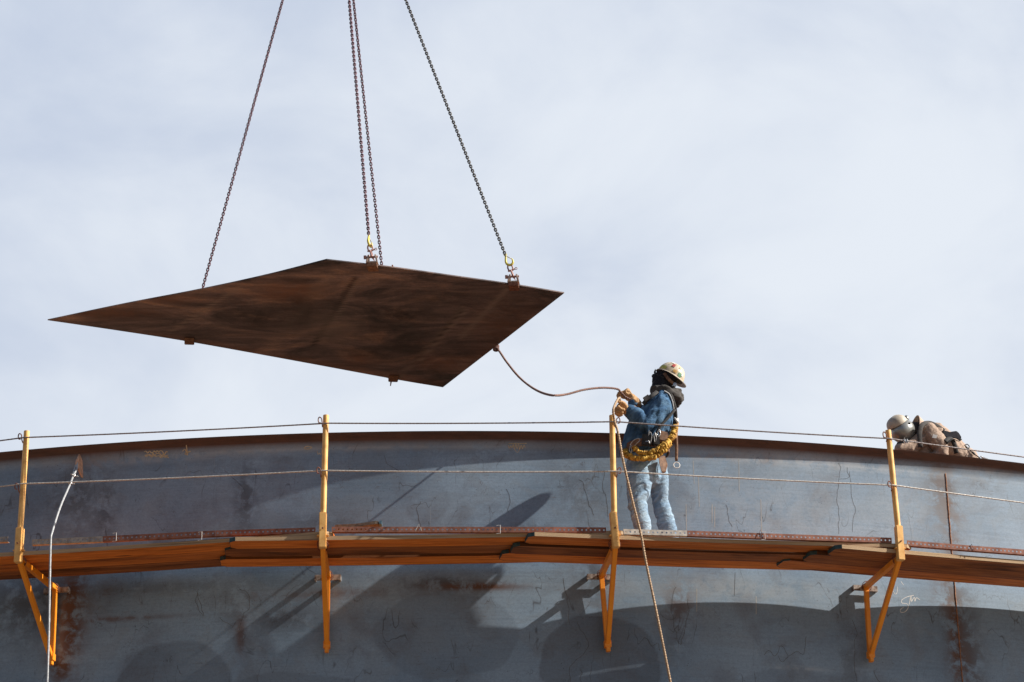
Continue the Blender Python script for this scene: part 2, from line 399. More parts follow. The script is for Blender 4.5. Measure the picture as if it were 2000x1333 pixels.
def helm():
    m = Mat('stickered_hard_hat', .4, 0, .5); o = m.tc.outputs['Object']
    n = m.noise(o, 16, 6, .7); col = m.ramp(n, [(.3, (.42, .34, .24)), (.6, (.66, .58, .46))])
    v = m.N('ShaderNodeTexVoronoi'); v.inputs['Scale'].default_value = 27; m.l(o, v.inputs['Vector'])
    hsv = m.N('ShaderNodeSeparateColor'); m.l(v.outputs['Color'], hsv.inputs[0])
    pick = m.ramp(hsv.outputs[0], [(0, (.45, .06, .05)), (.12, (.7, .55, .06)), (.26, (.08, .2, .08)), (.36, (.12, .13, .2)), (.46, (.55, .25, .12)), (.55, (.6, .55, .5)), (.8, (.68, .62, .5))], 'CONSTANT')
    edge = m.ramp(v.outputs['Distance'], [(.38, 1.), (.42, 0.)])
    col = m.mix(m.math('MULTIPLY', edge, .38), col, pick)
    m.color(col); return m.m
M['helmet'] = helm()
M['ground'] = simple('compacted_sandy_dirt', (.13, .088, .056), (.21, .15, .095), .6, .95, 0, .4, .05)
M['stones'] = M['ground']

# ================================================================== SETTING
g = MB(); N_ = 40
for i in range(N_+1):
    for j in range(N_+1):
        x = (i/N_-.5)*2; y = (j/N_-.5)*2
        X = 1500*x*abs(x)**1.5; Y = 1500*y*abs(y)**1.5
        g.v.append(V((X, Y, GROUND+.08*nz3((X, Y, 0), .05))))
g.f = [(i*(N_+1)+j, (i+1)*(N_+1)+j, (i+1)*(N_+1)+j+1, i*(N_+1)+j+1) for i in range(N_) for j in range(N_)]
tag(g.build('ground', M['ground'], smooth=True), kind='structure')

# ------------------------------------------------------------------ tank
tank = empty('storage_tank', (0, R, GROUND), 'large curved blue-grey steel tank wall with a rusty brown flared rim and chalk marks', 'tank')
def wp(px, py):
    p = onwall(px, py); return phi_of(p)*R, p.z
def blob(px, py, sx, sy, k): u, v = wp(px, py); return (u, v, sx/200., sy/185., k)
DARK = [blob(1838, 960, 34, 75, .7), blob(1875, 1230, 32, 90, .6), blob(1900, 940, 60, 14, .4), blob(1322, 1180, 22, 36, .5), blob(460, 1180, 40, 40, .35), blob(300, 1150, 200, 10, .35), blob(150, 960, 60, 60, .55), blob(205, 990, 25, 55, .55), blob(480, 975, 22, 70, .6), blob(60, 1180, 90, 60, .6), blob(140, 1190, 20, 60, .7),
        blob(1835, 985, 35, 60, .4), blob(1660, 1290, 25, 80, .35), blob(620, 1020, 60, 15, .4), blob(1040, 1035, 40, 14, .5), blob(1140, 960, 60, 60, .35), blob(860, 1140, 60, 14, .7),
        blob(1890, 1280, 30, 70, .6), blob(1320, 1250, 26, 40, .35), blob(1160, 1125, 20, 40, .6), blob(560, 1210, 60, 20, .5), blob(1010, 880, 400, 8, .35), blob(300, 905, 250, 9, .3), blob(1640, 880, 260, 8, .3)]
RUST = [blob(1858, 1180, 22, 30, .5), blob(1880, 1290, 24, 60, .5), blob(1852, 1000, 12, 110, .45), blob(470, 1240, 8, 30, .5), blob(905, 1146, 50, 4, .9), blob(140, 1200, 22, 90, .8), blob(120, 1300, 20, 30, .8), blob(1835, 960, 14, 50, .35), blob(1868, 1250, 14, 90, .8), blob(1850, 1160, 25, 40, .4), blob(930, 1146, 70, 6, .9),
        blob(1500, 900, 14, 8, .5), blob(1400, 893, 30, 4, .5), blob(1330, 1180, 30, 40, .3), blob(1865, 1010, 22, 8, .4), blob(1855, 985, 10, 5, .9), blob(1866, 1057, 10, 4, .9), blob(640, 1160, 120, 8, .3), blob(220, 1210, 110, 4, .5), blob(200, 900, 40, 10, .3)]
LIGHT = [blob(1600, 905, 300, 9, .5), blob(1450, 1150, 180, 20, .25), blob(560, 880, 500, 5, .35), blob(1920, 915, 60, 9, .5), blob(1560, 1306, 40, 3, .5), blob(1700, 1155, 60, 14, .25), blob(300, 900, 160, 5, .4), blob(1500, 1000, 200, 60, .18), blob(1800, 1000, 100, 60, .18)]
def blobs(B, u, v, k0=1.):
    s_ = np.zeros(len(u))
    for (a, b, su, sv, k) in B: s_ = np.maximum(s_, np.minimum(1, k*k0)*np.exp(-(((u-a)/su)**2+((v-b)/sv)**2)*.7))
    return s_
def discs(B, u, v):         # dark elliptical patches with a defined edge
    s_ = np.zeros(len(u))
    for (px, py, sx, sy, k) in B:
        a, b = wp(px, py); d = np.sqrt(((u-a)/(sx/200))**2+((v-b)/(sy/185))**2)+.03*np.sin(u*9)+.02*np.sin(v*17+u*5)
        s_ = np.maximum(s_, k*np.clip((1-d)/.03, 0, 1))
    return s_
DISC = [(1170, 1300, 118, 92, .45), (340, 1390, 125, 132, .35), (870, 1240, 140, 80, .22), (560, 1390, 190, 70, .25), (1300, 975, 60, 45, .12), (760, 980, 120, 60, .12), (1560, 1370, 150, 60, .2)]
# profile of the shell: (offset, z) with the flared top cove
COVE = [(.0, RIM-.17), (.006, RIM-.135), (.018, RIM-.10), (.036, RIM-.066), (.058, RIM-.036), (.075, RIM-.012), (.08, RIM-.001)]
U0, U1 = -.34, .37
def shell(name, ph, zs, par, paint):
    vs = []; nv = len(zs); uvs = []
    for a in ph:
        for (o, z) in zs: vs.append(cyl(a, o, z)-par.location); uvs.append((a*R, z))
    fs = [(i*nv+j, (i+1)*nv+j, (i+1)*nv+j+1, i*nv+j+1) for i in range(len(ph)-1) for j in range(nv-1)]
    me = bpy.data.meshes.new(name); me.from_pydata(vs, [], fs)
    ul = me.uv_layers.new(name='UVMap')
    for lp in me.loops: ul.data[lp.index].uv = uvs[lp.vertex_index]
    UU = np.array([q[0] for q in uvs]); VV = np.array([q[1] for q in uvs])
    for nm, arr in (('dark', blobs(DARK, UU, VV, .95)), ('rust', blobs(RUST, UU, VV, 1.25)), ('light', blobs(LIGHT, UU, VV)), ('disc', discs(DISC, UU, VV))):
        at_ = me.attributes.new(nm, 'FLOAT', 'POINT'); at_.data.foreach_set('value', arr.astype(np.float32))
    at_ = me.attributes.new('cove', 'FLOAT', 'POINT'); at_.data.foreach_set('value', [max(0, min(1, (v-(RIM-.115))/.05)) for (u, v) in uvs])
    for p in me.polygons: p.use_smooth = True
    me.materials.append(M['wall'])
    o = bpy.data.objects.new(name, me); C.objects.link(o); o.parent = par; return o
zs = [(0., GROUND+(H-1.9-GROUND)*i/6) for i in range(7)]+[(0., H-1.9+i*(RIM-.17-H+1.9)/150) for i in range(1, 151)]+COVE[1:]
nU = 640; span = [U0+(U1-U0)*i/nU for i in range(nU+1)]
restn = 150; rest = [U1+(2*pi-(U1-U0))*i/restn for i in range(1, restn+1)]
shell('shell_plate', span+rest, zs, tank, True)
# inner face and the flat rim top, as one ring with thickness
ir = MB(); n = 420; pr = [(.08, RIM), (.065, RIM+.004), (-.012, RIM), (-.012, GROUND)]
for i in range(n):
    a = 2*pi*i/n
    for (o, z) in pr: ir.v.append(cyl(a, o, z))
for i in range(n):
    for j in range(3): ir.f.append((i*4+j, ((i+1) % n)*4+j, ((i+1) % n)*4+j+1, i*4+j+1))
ir.build('rim_edge', M['rust'], tank, smooth='auto')
# vertical weld seam on the right
sm = MB(); ss = []
ub, _ = wp(1856, 1040); ph0 = ub/R
z = H-1.9
while z < RIM-.17:
    ss.append(cyl(ph0+.00006*sin(z*40)+.0001*nz3((z*9, 0, 0)), .001, z)); z += .012
sm.tube(ss, [.0065*(1+.35*nz3((0, p.z*60, 0))) for p in ss], 6)
sm.build('weld_seam', M['weld'], tank, smooth=True)
# marks drawn on the wall, thin sheets just proud of the steel
def cove_off(z):
    if z <= COVE[0][1]: return 0.
    for (o0, z0), (o1, z1) in zip(COVE, COVE[1:]):
        if z <= z1: return o0+(o1-o0)*(z-z0)/(z1-z0)+.001
    return COVE[-1][0]
def mark(name, strokes, w, mat, label=None, k=6, jit=0):
    b = MB()
    for s_ in strokes:
        P = spline([onwall(x, y, .003) for x, y in s_], k) if len(s_) > 2 else [onwall(x, y, .003) for x, y in s_]
        if jit: P = [p+V((nz3(p, 14)*jit, 0, nz3(p+V((5, 5, 5)), 14)*jit)) for p in P]
        P = [cyl(phi_of(p), cove_off(p.z)+.0007, p.z) for p in P]
        vs = []
        for i, p in enumerate(P):
            t = (P[min(i+1, len(P)-1)]-P[max(i-1, 0)]).normalized(); a = phi_of(p); nr = V((sin(a), -cos(a), 0)); sd = nr.cross(t).normalized()
            ww = w*(.6+.5*abs(nz3(p, 25))+.2)
            vs += [p+sd*ww/2, p-sd*ww/2]
        b.add(vs, [(2*i, 2*i+1, 2*i+3, 2*i+2) for i in range(len(P)-1)])
    o = b.build(name, mat, tank); 
    if label: o['label'] = label
    return o
mark('chalk_writing', [[(1785, 1163), (1772, 1166), (1762, 1172), (1762, 1178), (1772, 1180), (1774, 1187), (1768, 1195), (1760, 1196), (1759, 1191), (1765, 1186)],
     [(1776, 1181), (1778, 1170), (1780, 1164), (1780, 1175), (1786, 1167), (1787, 1175), (1790, 1168), (1797, 1172)]], .007, M['chalk'], 'white chalk letters Sm')
mark('chalk_writing', [[(1738, 1142), (1742, 1150), (1748, 1160), (1752, 1158), (1753, 1146)], [(1760, 1136), (1765, 1143)]], .006, M['chalk'], 'white chalk tick half hidden by the walkway')
mark('crayon_mark', [[(620, 882), (621, 888), (624, 885), (626, 888), (629, 880), (628, 877)]], .006, M['tan_crayon'], 'small yellow crayon letter w')
mark('crayon_mark', [[(x, y+random.uniform(-3, 3)) for x in range(284, 332, 3)] for y in (885, 889, 892)], .011, M['tan_crayon'], 'tan crayon scribble, long and flat', jit=.01)
mark('crayon_mark', [[(356, 883), (362, 879), (366, 886), (373, 883), (361, 887), (368, 890)], [(366, 872), (367, 890)]], .009, M['tan_crayon'], 'tan crayon scribble, small star shape', jit=.01)
mark('crayon_mark', [[(992+i*2.6, 869+(i % 2)*7+random.uniform(-1, 3)) for i in range(14)], [(993, 868), (1028, 868)], [(1004, 876), (1010, 884), (1016, 876)]], .007, M['tan_crayon'], 'tan crayon scribble, zigzag above the guard cable', jit=.006)
mark('crayon_mark', [[(594, 876), (600, 873), (609, 875), (600, 878), (594, 876)]], .009, M['tan_crayon'], 'small pale tan smudge')
SQ = [[(1638, 905), (1643, 920), (1638, 940), (1637, 970), (1639, 1010), (1638, 1042)], [(1655, 915), (1660, 940), (1665, 975), (1668, 1000), (1665, 1040)], [(1640, 938), (1652, 935), (1660, 930), (1662, 922)],
      [(990, 955), (995, 975), (994, 1000)], [(1132, 936), (1142, 950), (1150, 985), (1160, 1008)], [(1180, 920), (1178, 950), (1186, 985), (1186, 1010)],
      [(1126, 1215), (1133, 1230), (1147, 1250), (1146, 1270), (1125, 1290), (1113, 1310), (1112, 1333)], [(1100, 1130), (1106, 1160), (1112, 1190), (1114, 1220)],
      [(750, 890), (755, 905), (770, 917), (790, 920)], [(1666, 1213), (1672, 1240), (1668, 1270), (1672, 1333)], [(1435, 1118), (1436, 1165)],
      [(468, 1150), (485, 1160), (487, 1185), (475, 1200), (468, 1230), (478, 1245), (472, 1255)], [(388, 1150), (384, 1180), (395, 1205), (392, 1180), (386, 1160)], [(430, 1205), (450, 1222), (462, 1215)],
      [(820, 980), (815, 1000), (822, 1030)], [(1320, 1145), (1312, 1180), (1318, 1230), (1330, 1260), (1335, 1235), (1345, 1200), (1342, 1170)], [(1418, 985), (1422, 1005), (1430, 1030)],
      [(1490, 1278), (1500, 1272), (1515, 1280), (1525, 1262), (1538, 1282), (1528, 1292), (1520, 1280)], [(1538, 1280), (1555, 1272), (1570, 1276), (1574, 1245)], [(1262, 1250), (1275, 1262), (1285, 1256), (1290, 1270)]]
for q_ in SQ: mark('dried_water_line', [q_], .0045, M['line'], jit=.022)
PD = simple('pale_drip', (.30, .32, .33), (.38, .40, .41), 30, .9)
for q_ in [[(1340, 985), (1341, 1040)], [(1391, 985), (1391, 1022)], [(1396, 990), (1396, 1030)], [(1486, 975), (1488, 1040)], [(1364, 930), (1366, 990)], [(1361, 1150), (1361, 1195)], [(1477, 1165), (1477, 1200)], [(1354, 900), (1356, 945)], [(1443, 895), (1444, 960)]]: mark('drip_streak', [q_], .009, PD, k=2)

# ------------------------------------------------------------------ scaffold brackets
XIN = [None, 110, 640, 1172, 1690, None]; XOUT = [None, 38, 630, 1200, 1757, None]
WO = .955
ph = [0]*6
for i in range(1, 5):
    ph[i] = phi_of(onwall(XIN[i], 1147 if i in (1, 4) else 1125, .05))
ph[0] = ph[1]-.1469; ph[5] = ph[4]+.1469
YAWE = [0]*6
for i in range(1, 5):
    pin = cyl(ph[i], .05, H-.1); po = onwall(XOUT[i], [0, 1063, 1037, 1036, 1063][i], WO); po.z = H-.1
    d = po-pin; YAWE[i] = atan2(d.x, -d.y)
YAWE[0] = ph[0]; YAWE[5] = ph[5]
ARMZ = -.155
def make_bracket():
    r = empty('scaffold_bracket', (0, 0, 0), 'x', 'scaffold bracket', 'yellow walkway brackets hung on the tank wall')
    def P(o, z, x=0.): return V((x, -o, z))
    b = MB(); b.bar(P(.06, ARMZ), P(WO-.02, ARMZ+.025), .05, .05); b.build('arm', M['yellow'], r, bevel=.004)
    b = MB(); b.bar(P(.07, ARMZ-.02), P(.055, -.81), .045, .04, (0, 1, 0)); b.build('wall_member', M['yellow'], r, bevel=.004)
    b = MB(); b.bar(P(WO-.03, -.14), P(.085, -.83), .045, .045, (0, 1, 0)); b.build('brace', M['yellow'], r, bevel=.004)
    b = MB(); b.box(P(.07, -.835), (.032, 0, 0), (0, .035, 0), (0, 0, .035)); b.box(P(.075, -.88), (.02, 0, 0), (0, .025, 0), (0, 0, .03)); b.build('foot_plate', M['yellow'], r, bevel=.004)
    b = MB(); b.bar(P(WO, -.17), P(WO, .17), .066, .066, (0, 1, 0)); b.bar(P(WO, -.05, -.055), P(WO, -.05, .055), .05, .012); s = b.build('socket', M['sunlityellow'], r, bevel=.005)
    b = MB(); b.tube([P(WO+.036, .01), P(WO+.05, .01)], .008, 6); b.build('bolt', M['rust'], s)
    po = MB(); po.tube([P(WO, .16), P(WO, .5), P(WO, 1.137)], .0275, 14); post = po.build('guard_post', M['sunlityellow'], r, smooth='auto'); post.location = (0, 0, 0)
    for zz in (1.07, .57):
        b = MB(); pts = [P(WO, zz-.05, .03), P(WO+.025, zz-.03, .032), P(WO+.03, zz-.005, .034), P(WO+.03, zz+.025, .04), P(WO+.03, zz+.038, .06), P(WO+.03, zz+.015, .07), P(WO+.03, zz-.015, .064), P(WO+.03, zz-.02, .045)]
        b.tube(spline(pts, 5), .0055, 6); b.build('cable_hook', M['rust'], post, smooth=True)
    b = MB()
    for q, rr in ((0, .052), (.013, .056), (-.014, .05)):
        b.ring(P(WO-.06, -.13+q), (.15+q*8, .5, .8), rr, .0035, 18, 5)
    b.build('tie_wire', M['rust'], r, smooth=True); b = MB()
    b.ring(P(.08, ARMZ-.01), (.3, .6, .8), .045, .0035, 18, 5); b.ring(P(.08, ARMZ+.01), (.1, .9, .5), .042, .0035, 18, 5)
    b.build('tie_wire', M['rust'], r, smooth=True)
    return r
def copy_tree(o, parent=None):
    c = o.copy(); C.objects.link(c); c.parent = parent
    for ch in list(o.children): copy_tree(ch, c)
    return c
br0 = make_bracket()
BL = {0: 'yellow scaffold bracket and guard post beyond the left edge of the photo', 1: 'yellow scaffold bracket at far left, behind the hanging grey cable', 2: 'yellow scaffold bracket seen nearly edge-on, under the loose board',
      3: 'yellow scaffold bracket beside the standing person, tan rope passing its post', 4: 'yellow scaffold bracket turned in profile with leaning post, below the bent-over welder', 5: 'yellow scaffold bracket and guard post beyond the right edge of the photo'}
for i in range(6):
    o = br0 if i == 0 else copy_tree(br0)
    p = cyl(ph[i], 0, H); o.location = p; o.rotation_euler = (0, [0, 0, 0, -.06, 0, 0][i], YAWE[i]); o['label'] = BL[i]
    lean = [0, .005, .012, .068, -.028, 0][i]
    for ch in o.children:
        if ch.name.startswith('guard_post'):
            ch.rotation_euler = (0, lean, 0); ch.location = (0, 0, 0)
            if i in (1, 2, 4):
                for hk in ch.children: hk.scale.x = -1
    # welded clip that carries the bracket: part of the tank
    q = MB(); a = ph[i]; T = V((cos(a), sin(a), 0)); O = V((sin(a), -cos(a), 0)); c = cyl(a, .05, H-.165)
    q.box(c, T*.125, O*.006, V((0, 0, .028)))
    for s_ in (-1, 1):
        q.box(c+T*.118*s_-O*.029, T*.007, O*.023, V((0, 0, .028)))
    q.build('bracket_clip', M['scaffclip'], tank, bevel=.002)

# ------------------------------------------------------------------ planks
PW, GAP, TH = .236, .016, .038
def plank(name, P0, P1, out, w, th, mat, label, group, clip=.06, endmat=None, cat='plank', seed=0):
    """board from P0 to P1 (bottom face centre line)"""
    P0, P1 = V(P0), V(P1); d = (P1-P0); Ln = d.length; d.normalize(); out = (V(out)-d*V(out).dot(d)).normalized(); n_ = d.cross(out); 
    if n_.z < 0: n_ = -n_
    e = empty(name, P0, label, cat, group)
    nseg = 14; rs = random.Random(seed)
    cup = rs.uniform(-.004, .006); tw = rs.uniform(-.006, .006)
    xs = [0, clip]+[clip+(Ln-2*clip)*i/nseg for i in range(1, nseg)]+[Ln-clip, Ln]
    def sec(x):
        ww = w/2
        if x < clip: ww = w/2-clip*(1-x/clip)*.75
        if x > Ln-clip: ww = w/2-clip*(1-(Ln-x)/clip)*.75
        sag = .010*sin(pi*x/Ln)*-1+.003*nz3((x*1.3, seed*7., 0))
        c = P0+d*x+n_*sag
        r_ = []
        for s_ in (-1, -.92, 0, .92, 1): r_.append((c+out*ww*s_+n_*(cup*(1-s_*s_)+tw*s_*x/Ln), (x+seed*3.3, s_*ww+seed*.7)))
        for s_ in (1, .92, 0, -.92, -1): r_.append((c+out*ww*s_+n_*(th+cup*(1-s_*s_)+tw*s_*x/Ln), (x+seed*3.3, s_*ww+seed*.7+.4+(th if 1 else 0))))
        return r_
    vs = []; uvs = []
    for x in xs:
        for p_, u in sec(x): vs.append(p_-P0); uvs.append(u)
    m = 10; fs = [(i*m+k, (i+1)*m+k, (i+1)*m+(k+1) % m, i*m+(k+1) % m) for i in range(len(xs)-1) for k in range(m)]+[tuple(range(m)), tuple((len(xs)-1)*m+k for k in range(m))[::-1]]
    me = bpy.data.meshes.new('board'); me.from_pydata(vs, [], fs); ul = me.uv_layers.new(name='UVMap')
    for lp in me.loops: ul.data[lp.index].uv = uvs[lp.vertex_index]
    bm = bmesh.new(); bm.from_mesh(me); bmesh.ops.recalc_face_normals(bm, faces=bm.faces); bm.to_mesh(me); bm.free()
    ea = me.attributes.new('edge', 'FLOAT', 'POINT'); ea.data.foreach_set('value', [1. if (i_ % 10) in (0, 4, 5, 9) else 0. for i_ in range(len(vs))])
    me.materials.append(mat); me.materials.append(M['litplankside'])
    for f_ in me.polygons:
        kk = sorted(v_ % 10 for v_ in f_.vertices)
        if 'outer' in label and len(kk) == 4 and (kk == [4, 4, 5, 5] or kk == [0, 0, 9, 9]): f_.material_index = 1
    o = bpy.data.objects.new('board', me); C.objects.link(o); o.parent = e
    if endmat:
        b = MB(); ww = w/2-clip*.75; t = .0025
        s0 = sec(0); s1 = sec(clip*.98)
        A = [s0[0][0], s0[4][0], s0[5][0], s0[9][0]]
        b.add([p-d*t for p in A]+[p+d*t*.2 for p in A], [(0, 1, 2, 3), (7, 6, 5, 4), (0, 4, 5, 1), (1, 5, 6, 2), (2, 6, 7, 3), (3, 7, 4, 0)])
        for k0, k1, sg in ((0, 9, -1), (4, 5, 1)):
            off = (out*sg-d*.7).normalized()*t
            B = [s0[k0][0], s1[k0][0], s1[k1][0], s0[k1][0]]
            b.add([p+off for p in B]+[p-off*.3 for p in B], [(0, 1, 2, 3), (7, 6, 5, 4), (0, 4, 5, 1), (1, 5, 6, 2), (2, 6, 7, 3), (3, 7, 4, 0)])
        b.build('painted_end', endmat, e)
    return e
EXT = .90
bayname = {0: 'off the left edge', 1: 'of the leftmost bay', 2: 'of the bay right of the second post', 3: 'of the bay carrying the standing person', 4: 'of the rightmost bay'}
rowname = ['outer edge plank', 'middle plank', 'inner plank next to the wall']
mats = {(1, 0): 'plank_a', (1, 1): 'plank_c', (1, 2): 'plank_b', (2, 0): 'plank_a', (2, 1): 'plank_b', (2, 2): 'plank_a', (3, 0): 'plank_c', (3, 1): 'plank_b', (3, 2): 'plank_a', (4, 0): 'plank_b', (4, 1): 'plank_b', (4, 2): 'plank_c'}
TOPZ = {}
for k in range(1, 5):
    a0, a1 = ph[k], ph[k+1]; am = (a0+a1)/2; half = (a1-a0)/2*R
    T = V((cos(am), sin(am), 0)); O = V((sin(am), -cos(am), 0))
    stag = {1: (0, 0, 0), 2: (.0, .06, .12), 3: (-.02, .07, .13), 4: (-.16, -.02, .14)}[k]
    for r in range(3):
        off = .885-PW/2-r*(PW+GAP)
        c = cyl(am, off, 0)
        sl = .042/(2*half)
        L0 = half+EXT+stag[r]-.02; L1 = half+.2+.05*r
        zb = H-.0795+(.008, -.008, .002)[(r+k) % 3]
        z0 = zb-(L0-half)*sl; z1 = zb+(L1+half)*sl
        P0 = c-T*L0; P0.z = z0; P1 = c+T*L1; P1.z = z1
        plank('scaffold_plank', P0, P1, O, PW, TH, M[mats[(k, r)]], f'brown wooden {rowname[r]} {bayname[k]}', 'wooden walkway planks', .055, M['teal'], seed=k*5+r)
# toe angles: perforated steel strips standing on the outer planks
def perforated(P0, P1, out, h, mat, label):
    P0, P1 = V(P0), V(P1); d = P1-P0; Ln = d.length; d.normalize(); n = max(1, round(Ln/.042)); pt = Ln/n; upv = V((0, 0, 1)); out = V(out).normalized(); t = .003
    e = empty('perforated_angle', P0, label, 'steel angle', 'perforated steel toe strips along the walkway edge')
    b = MB(); rr = .0088
    for i in range(n):
        c = P0+d*(i+.5)*pt+upv*h*.5
        sq = [(-1, -1), (0, -1), (1, -1), (1, 0), (1, 1), (0, 1), (-1, 1), (-1, 0)]
        o_ = [c+d*pt/2*x+upv*h/2*y for x, y in sq]; in_ = [c+(d*cos(g_)+upv*sin(g_))*rr for g_ in [radians(225+45*j) for j in range(8)]]
        vs = o_+in_+[v-out*t for v in o_+in_]
        fs = []
        for j in range(8):
            j2 = (j+1) % 8
            fs += [(j, j2, 8+j2, 8+j), (16+j2, 16+j, 24+j, 24+j2), (8+j, 8+j2, 24+j2, 24+j)]
        fs += [(0, 1, 17, 16), (1, 2, 18, 17), (4, 5, 21, 20), (5, 6, 22, 21)]
        if i == 0: fs += [(6, 7, 23, 22), (7, 0, 16, 23)]
        if i == n-1: fs += [(2, 3, 19, 18), (3, 4, 20, 19)]
        b.add(vs, fs)
    b.build('web', mat, e)
    f = MB(); f.box((P0+P1)/2-out*(.02+t+.0005)+upv*.0015, (P1-P0)/2, out*.02, upv*.0015); f.build('flange', mat, e)
    return e
def edge_pt(px, py, off=.93):
    return onwall(px, py, off)
ANG = [(-330, 1076, 15, 1058.5, 'galvdull', 'galvanised perforated toe strip ending at the far left post'), (62, 1064.5, 200, 1058, 'galvdull', 'short galvanised perforated toe strip right of the far left post'), (200.6, 1058, 420, 1047, 'rustred', 'rusty perforated toe strip in the left bay, left piece'), (420.6, 1047, 616, 1041, 'rustred', 'rusty perforated toe strip ending at the second post'),
       (648, 1039.5, 1063, 1040, 'rustred', 'long rusty perforated toe strip left of centre'), (1063.6, 1040, 1184, 1041, 'rustred', 'short rusty perforated toe strip ending at the rope post'),
       (1218, 1044, 1342, 1047, 'galv', 'pale galvanised perforated toe strip in front of the standing person'), (1342.6, 1047, 1486, 1052, 'rustred', 'rusty perforated toe strip right of the standing person'), (1486.6, 1052, 1742, 1061, 'rustred', 'rusty perforated toe strip ending at the leaning post'),
       (1772, 1066, 1897, 1076, 'rustred', 'rusty perforated toe strip right of the leaning post'), (1897.6, 1076, 2120, 1093, 'rustred', 'rusty perforated toe strip running out at the right edge')]
for (xa, ya, xb, yb, mt, lb) in ANG:
    A = edge_pt(xa, ya); B = edge_pt(xb, yb); o = (A+B)/2; a = phi_of(o)
    perforated(A, B, (sin(a), -cos(a), 0), .052, M[mt], lb)
# small wire ties over the toe strips
for (x, y, mt, lb) in [(224, 1049, 'white', 'white wire tie on the left toe strip'), (391, 1047, 'white', 'small white clip under the left toe strip'), (818, 1031, 'galv', 'bent pale wire tie left of centre'), (974, 1034, 'white', 'white square wire tie at the middle of the walkway'), (1491, 1046, 'white', 'white wire tie at the splice right of the person'), (1486, 1042, 'rust', 'rusty wire tie sticking up at the splice'), (1898, 1070, 'rust', 'rusty wire tie at the right splice')]:
    c = onwall(x, y, .937); b = MB(); a = phi_of(c); T = V((cos(a), sin(a), 0))
    if mt == 'rust' or x == 818: pts = [c+T*(-.03)+V((0, 0, -.03)), c+V((0, 0, .035)), c+T*.025+V((0, 0, -.03)), c+T*.02+V((0, 0, .0))]
    else: pts = [c+T*-.02+V((0, 0, .035)), c+T*.015+V((0, 0, .04)), c+T*.015+V((0, 0, -.04)), c+T*-.02+V((0, 0, -.043))]
    b.tube(pts, .0026, 6); tag(b.build('wire_tie', M[mt]), lb, 'wire tie', 'wire ties on the toe strips')
# loose board lying across the outer planks
P0 = onwall(657, 1034, .72); P1 = onwall(741, 1027, .80); 
lb = plank('loose_board', P0-V((0, 0, .005)), P1, (0, -1, 0), .12, .03, M['greywood'], 'short weathered loose board with light blue end lying by the second post', None, .02, None, 'board', 3)
b = MB(); d = (P1-P0).normalized(); b.box(P1+d*.012+V((0, 0, .015)), d*.013, V((0, .052, 0)), V((0, 0, .0165))); b.build('painted_end', M['bluepaint'], lb, bevel=.002)

# ------------------------------------------------------------------ guard cables
def rope_mesh(pts, r, n=10, strands=3, pitch=.06, depth=.28, step=.006):
    """twisted rope: radius modulated round the section, section turning along the length"""
    pts = [V(p) for p in pts]; out = []; acc = 0
    Q = [pts[0]]
    for a, b in zip(pts, pts[1:]):
        l = (b-a).length; k = max(1, int(l/step))
        for i in range(1, k+1): Q.append(a.lerp(b, i/k))
    m = MB(); prev = None; s = 0; vs = []
    for i, p in enumerate(Q):
        t = (Q[min(i+1, len(Q)-1)]-Q[max(i-1, 0)]).normalized()
        if prev is None: prev = t.orthogonal()
        a = (prev-t*prev.dot(t)).normalized(); b = t.cross(a); prev = a
        if i: s += (Q[i]-Q[i-1]).length
        for k in range(n):
            g_ = 2*pi*k/n; rr = r*(1-depth*.5+depth*.5*cos(strands*(g_-2*pi*s/pitch)))
            vs.append(p+(a*cos(g_)+b*sin(g_))*rr)
    fs = [(i*n+k, i*n+(k+1) % n, (i+1)*n+(k+1) % n, (i+1)*n+k) for i in range(len(Q)-1) for k in range(n)]
    fs += [tuple(range(n))[::-1], tuple((len(Q)-1)*n+k for k in range(n))]
    m.add(vs, fs); return m
def cable(px, name, label, mat='cable'):
    P = [onwall(x, y, WO+.03) for x, y in px]; pts = []
    for a, b in zip(P, P[1:]):
        k = 14
        for i in range(k): pts.append(a.lerp(b, i/k)-V((0, 0, .0085*4*(i/k)*(1-i/k))))
    pts.append(P[-1])
    o = rope_mesh(pts, .0078, 8, 4, .07, .3, .012).build(name, M[mat], smooth=True); return tag(o, label, 'cable', 'steel guard cables')
cable([(-530, 925), (47, 855), (641, 827), (1203, 824), (1737, 857), (2330, 935)], 'guard_cable', 'upper steel guard cable running just above the tank rim')
cable([(-540, 1010), (42, 945.5), (631, 919.5), (1207, 921), (1745, 948), (2340, 1025)], 'guard_cable', 'lower steel guard cable crossing in front of the tank wall', 'cablelit')
cc = onwall(1769, 862, WO+.03)
b = MB(); b.box(cc, (.022, .004, -.004), (0, .012, 0), (0, 0, .012)); b.ring(cc+V((-.012, 0, 0)), (1, 0, 0), .018, .004, 12, 5); b.ring(cc+V((.014, 0, 0)), (1, 0, 0), .018, .004, 12, 5)
b.tube([cc+V((-.012, -.01, 0)), cc+V((-.014, -.02, .03))], .004, 6); b.tube([cc+V((.014, -.01, 0)), cc+V((.016, -.02, -.03))], .004, 6)
tag(b.build('cable_clip', M['bright']), 'shiny steel clip on the upper guard cable below the welding mask', 'cable clip')

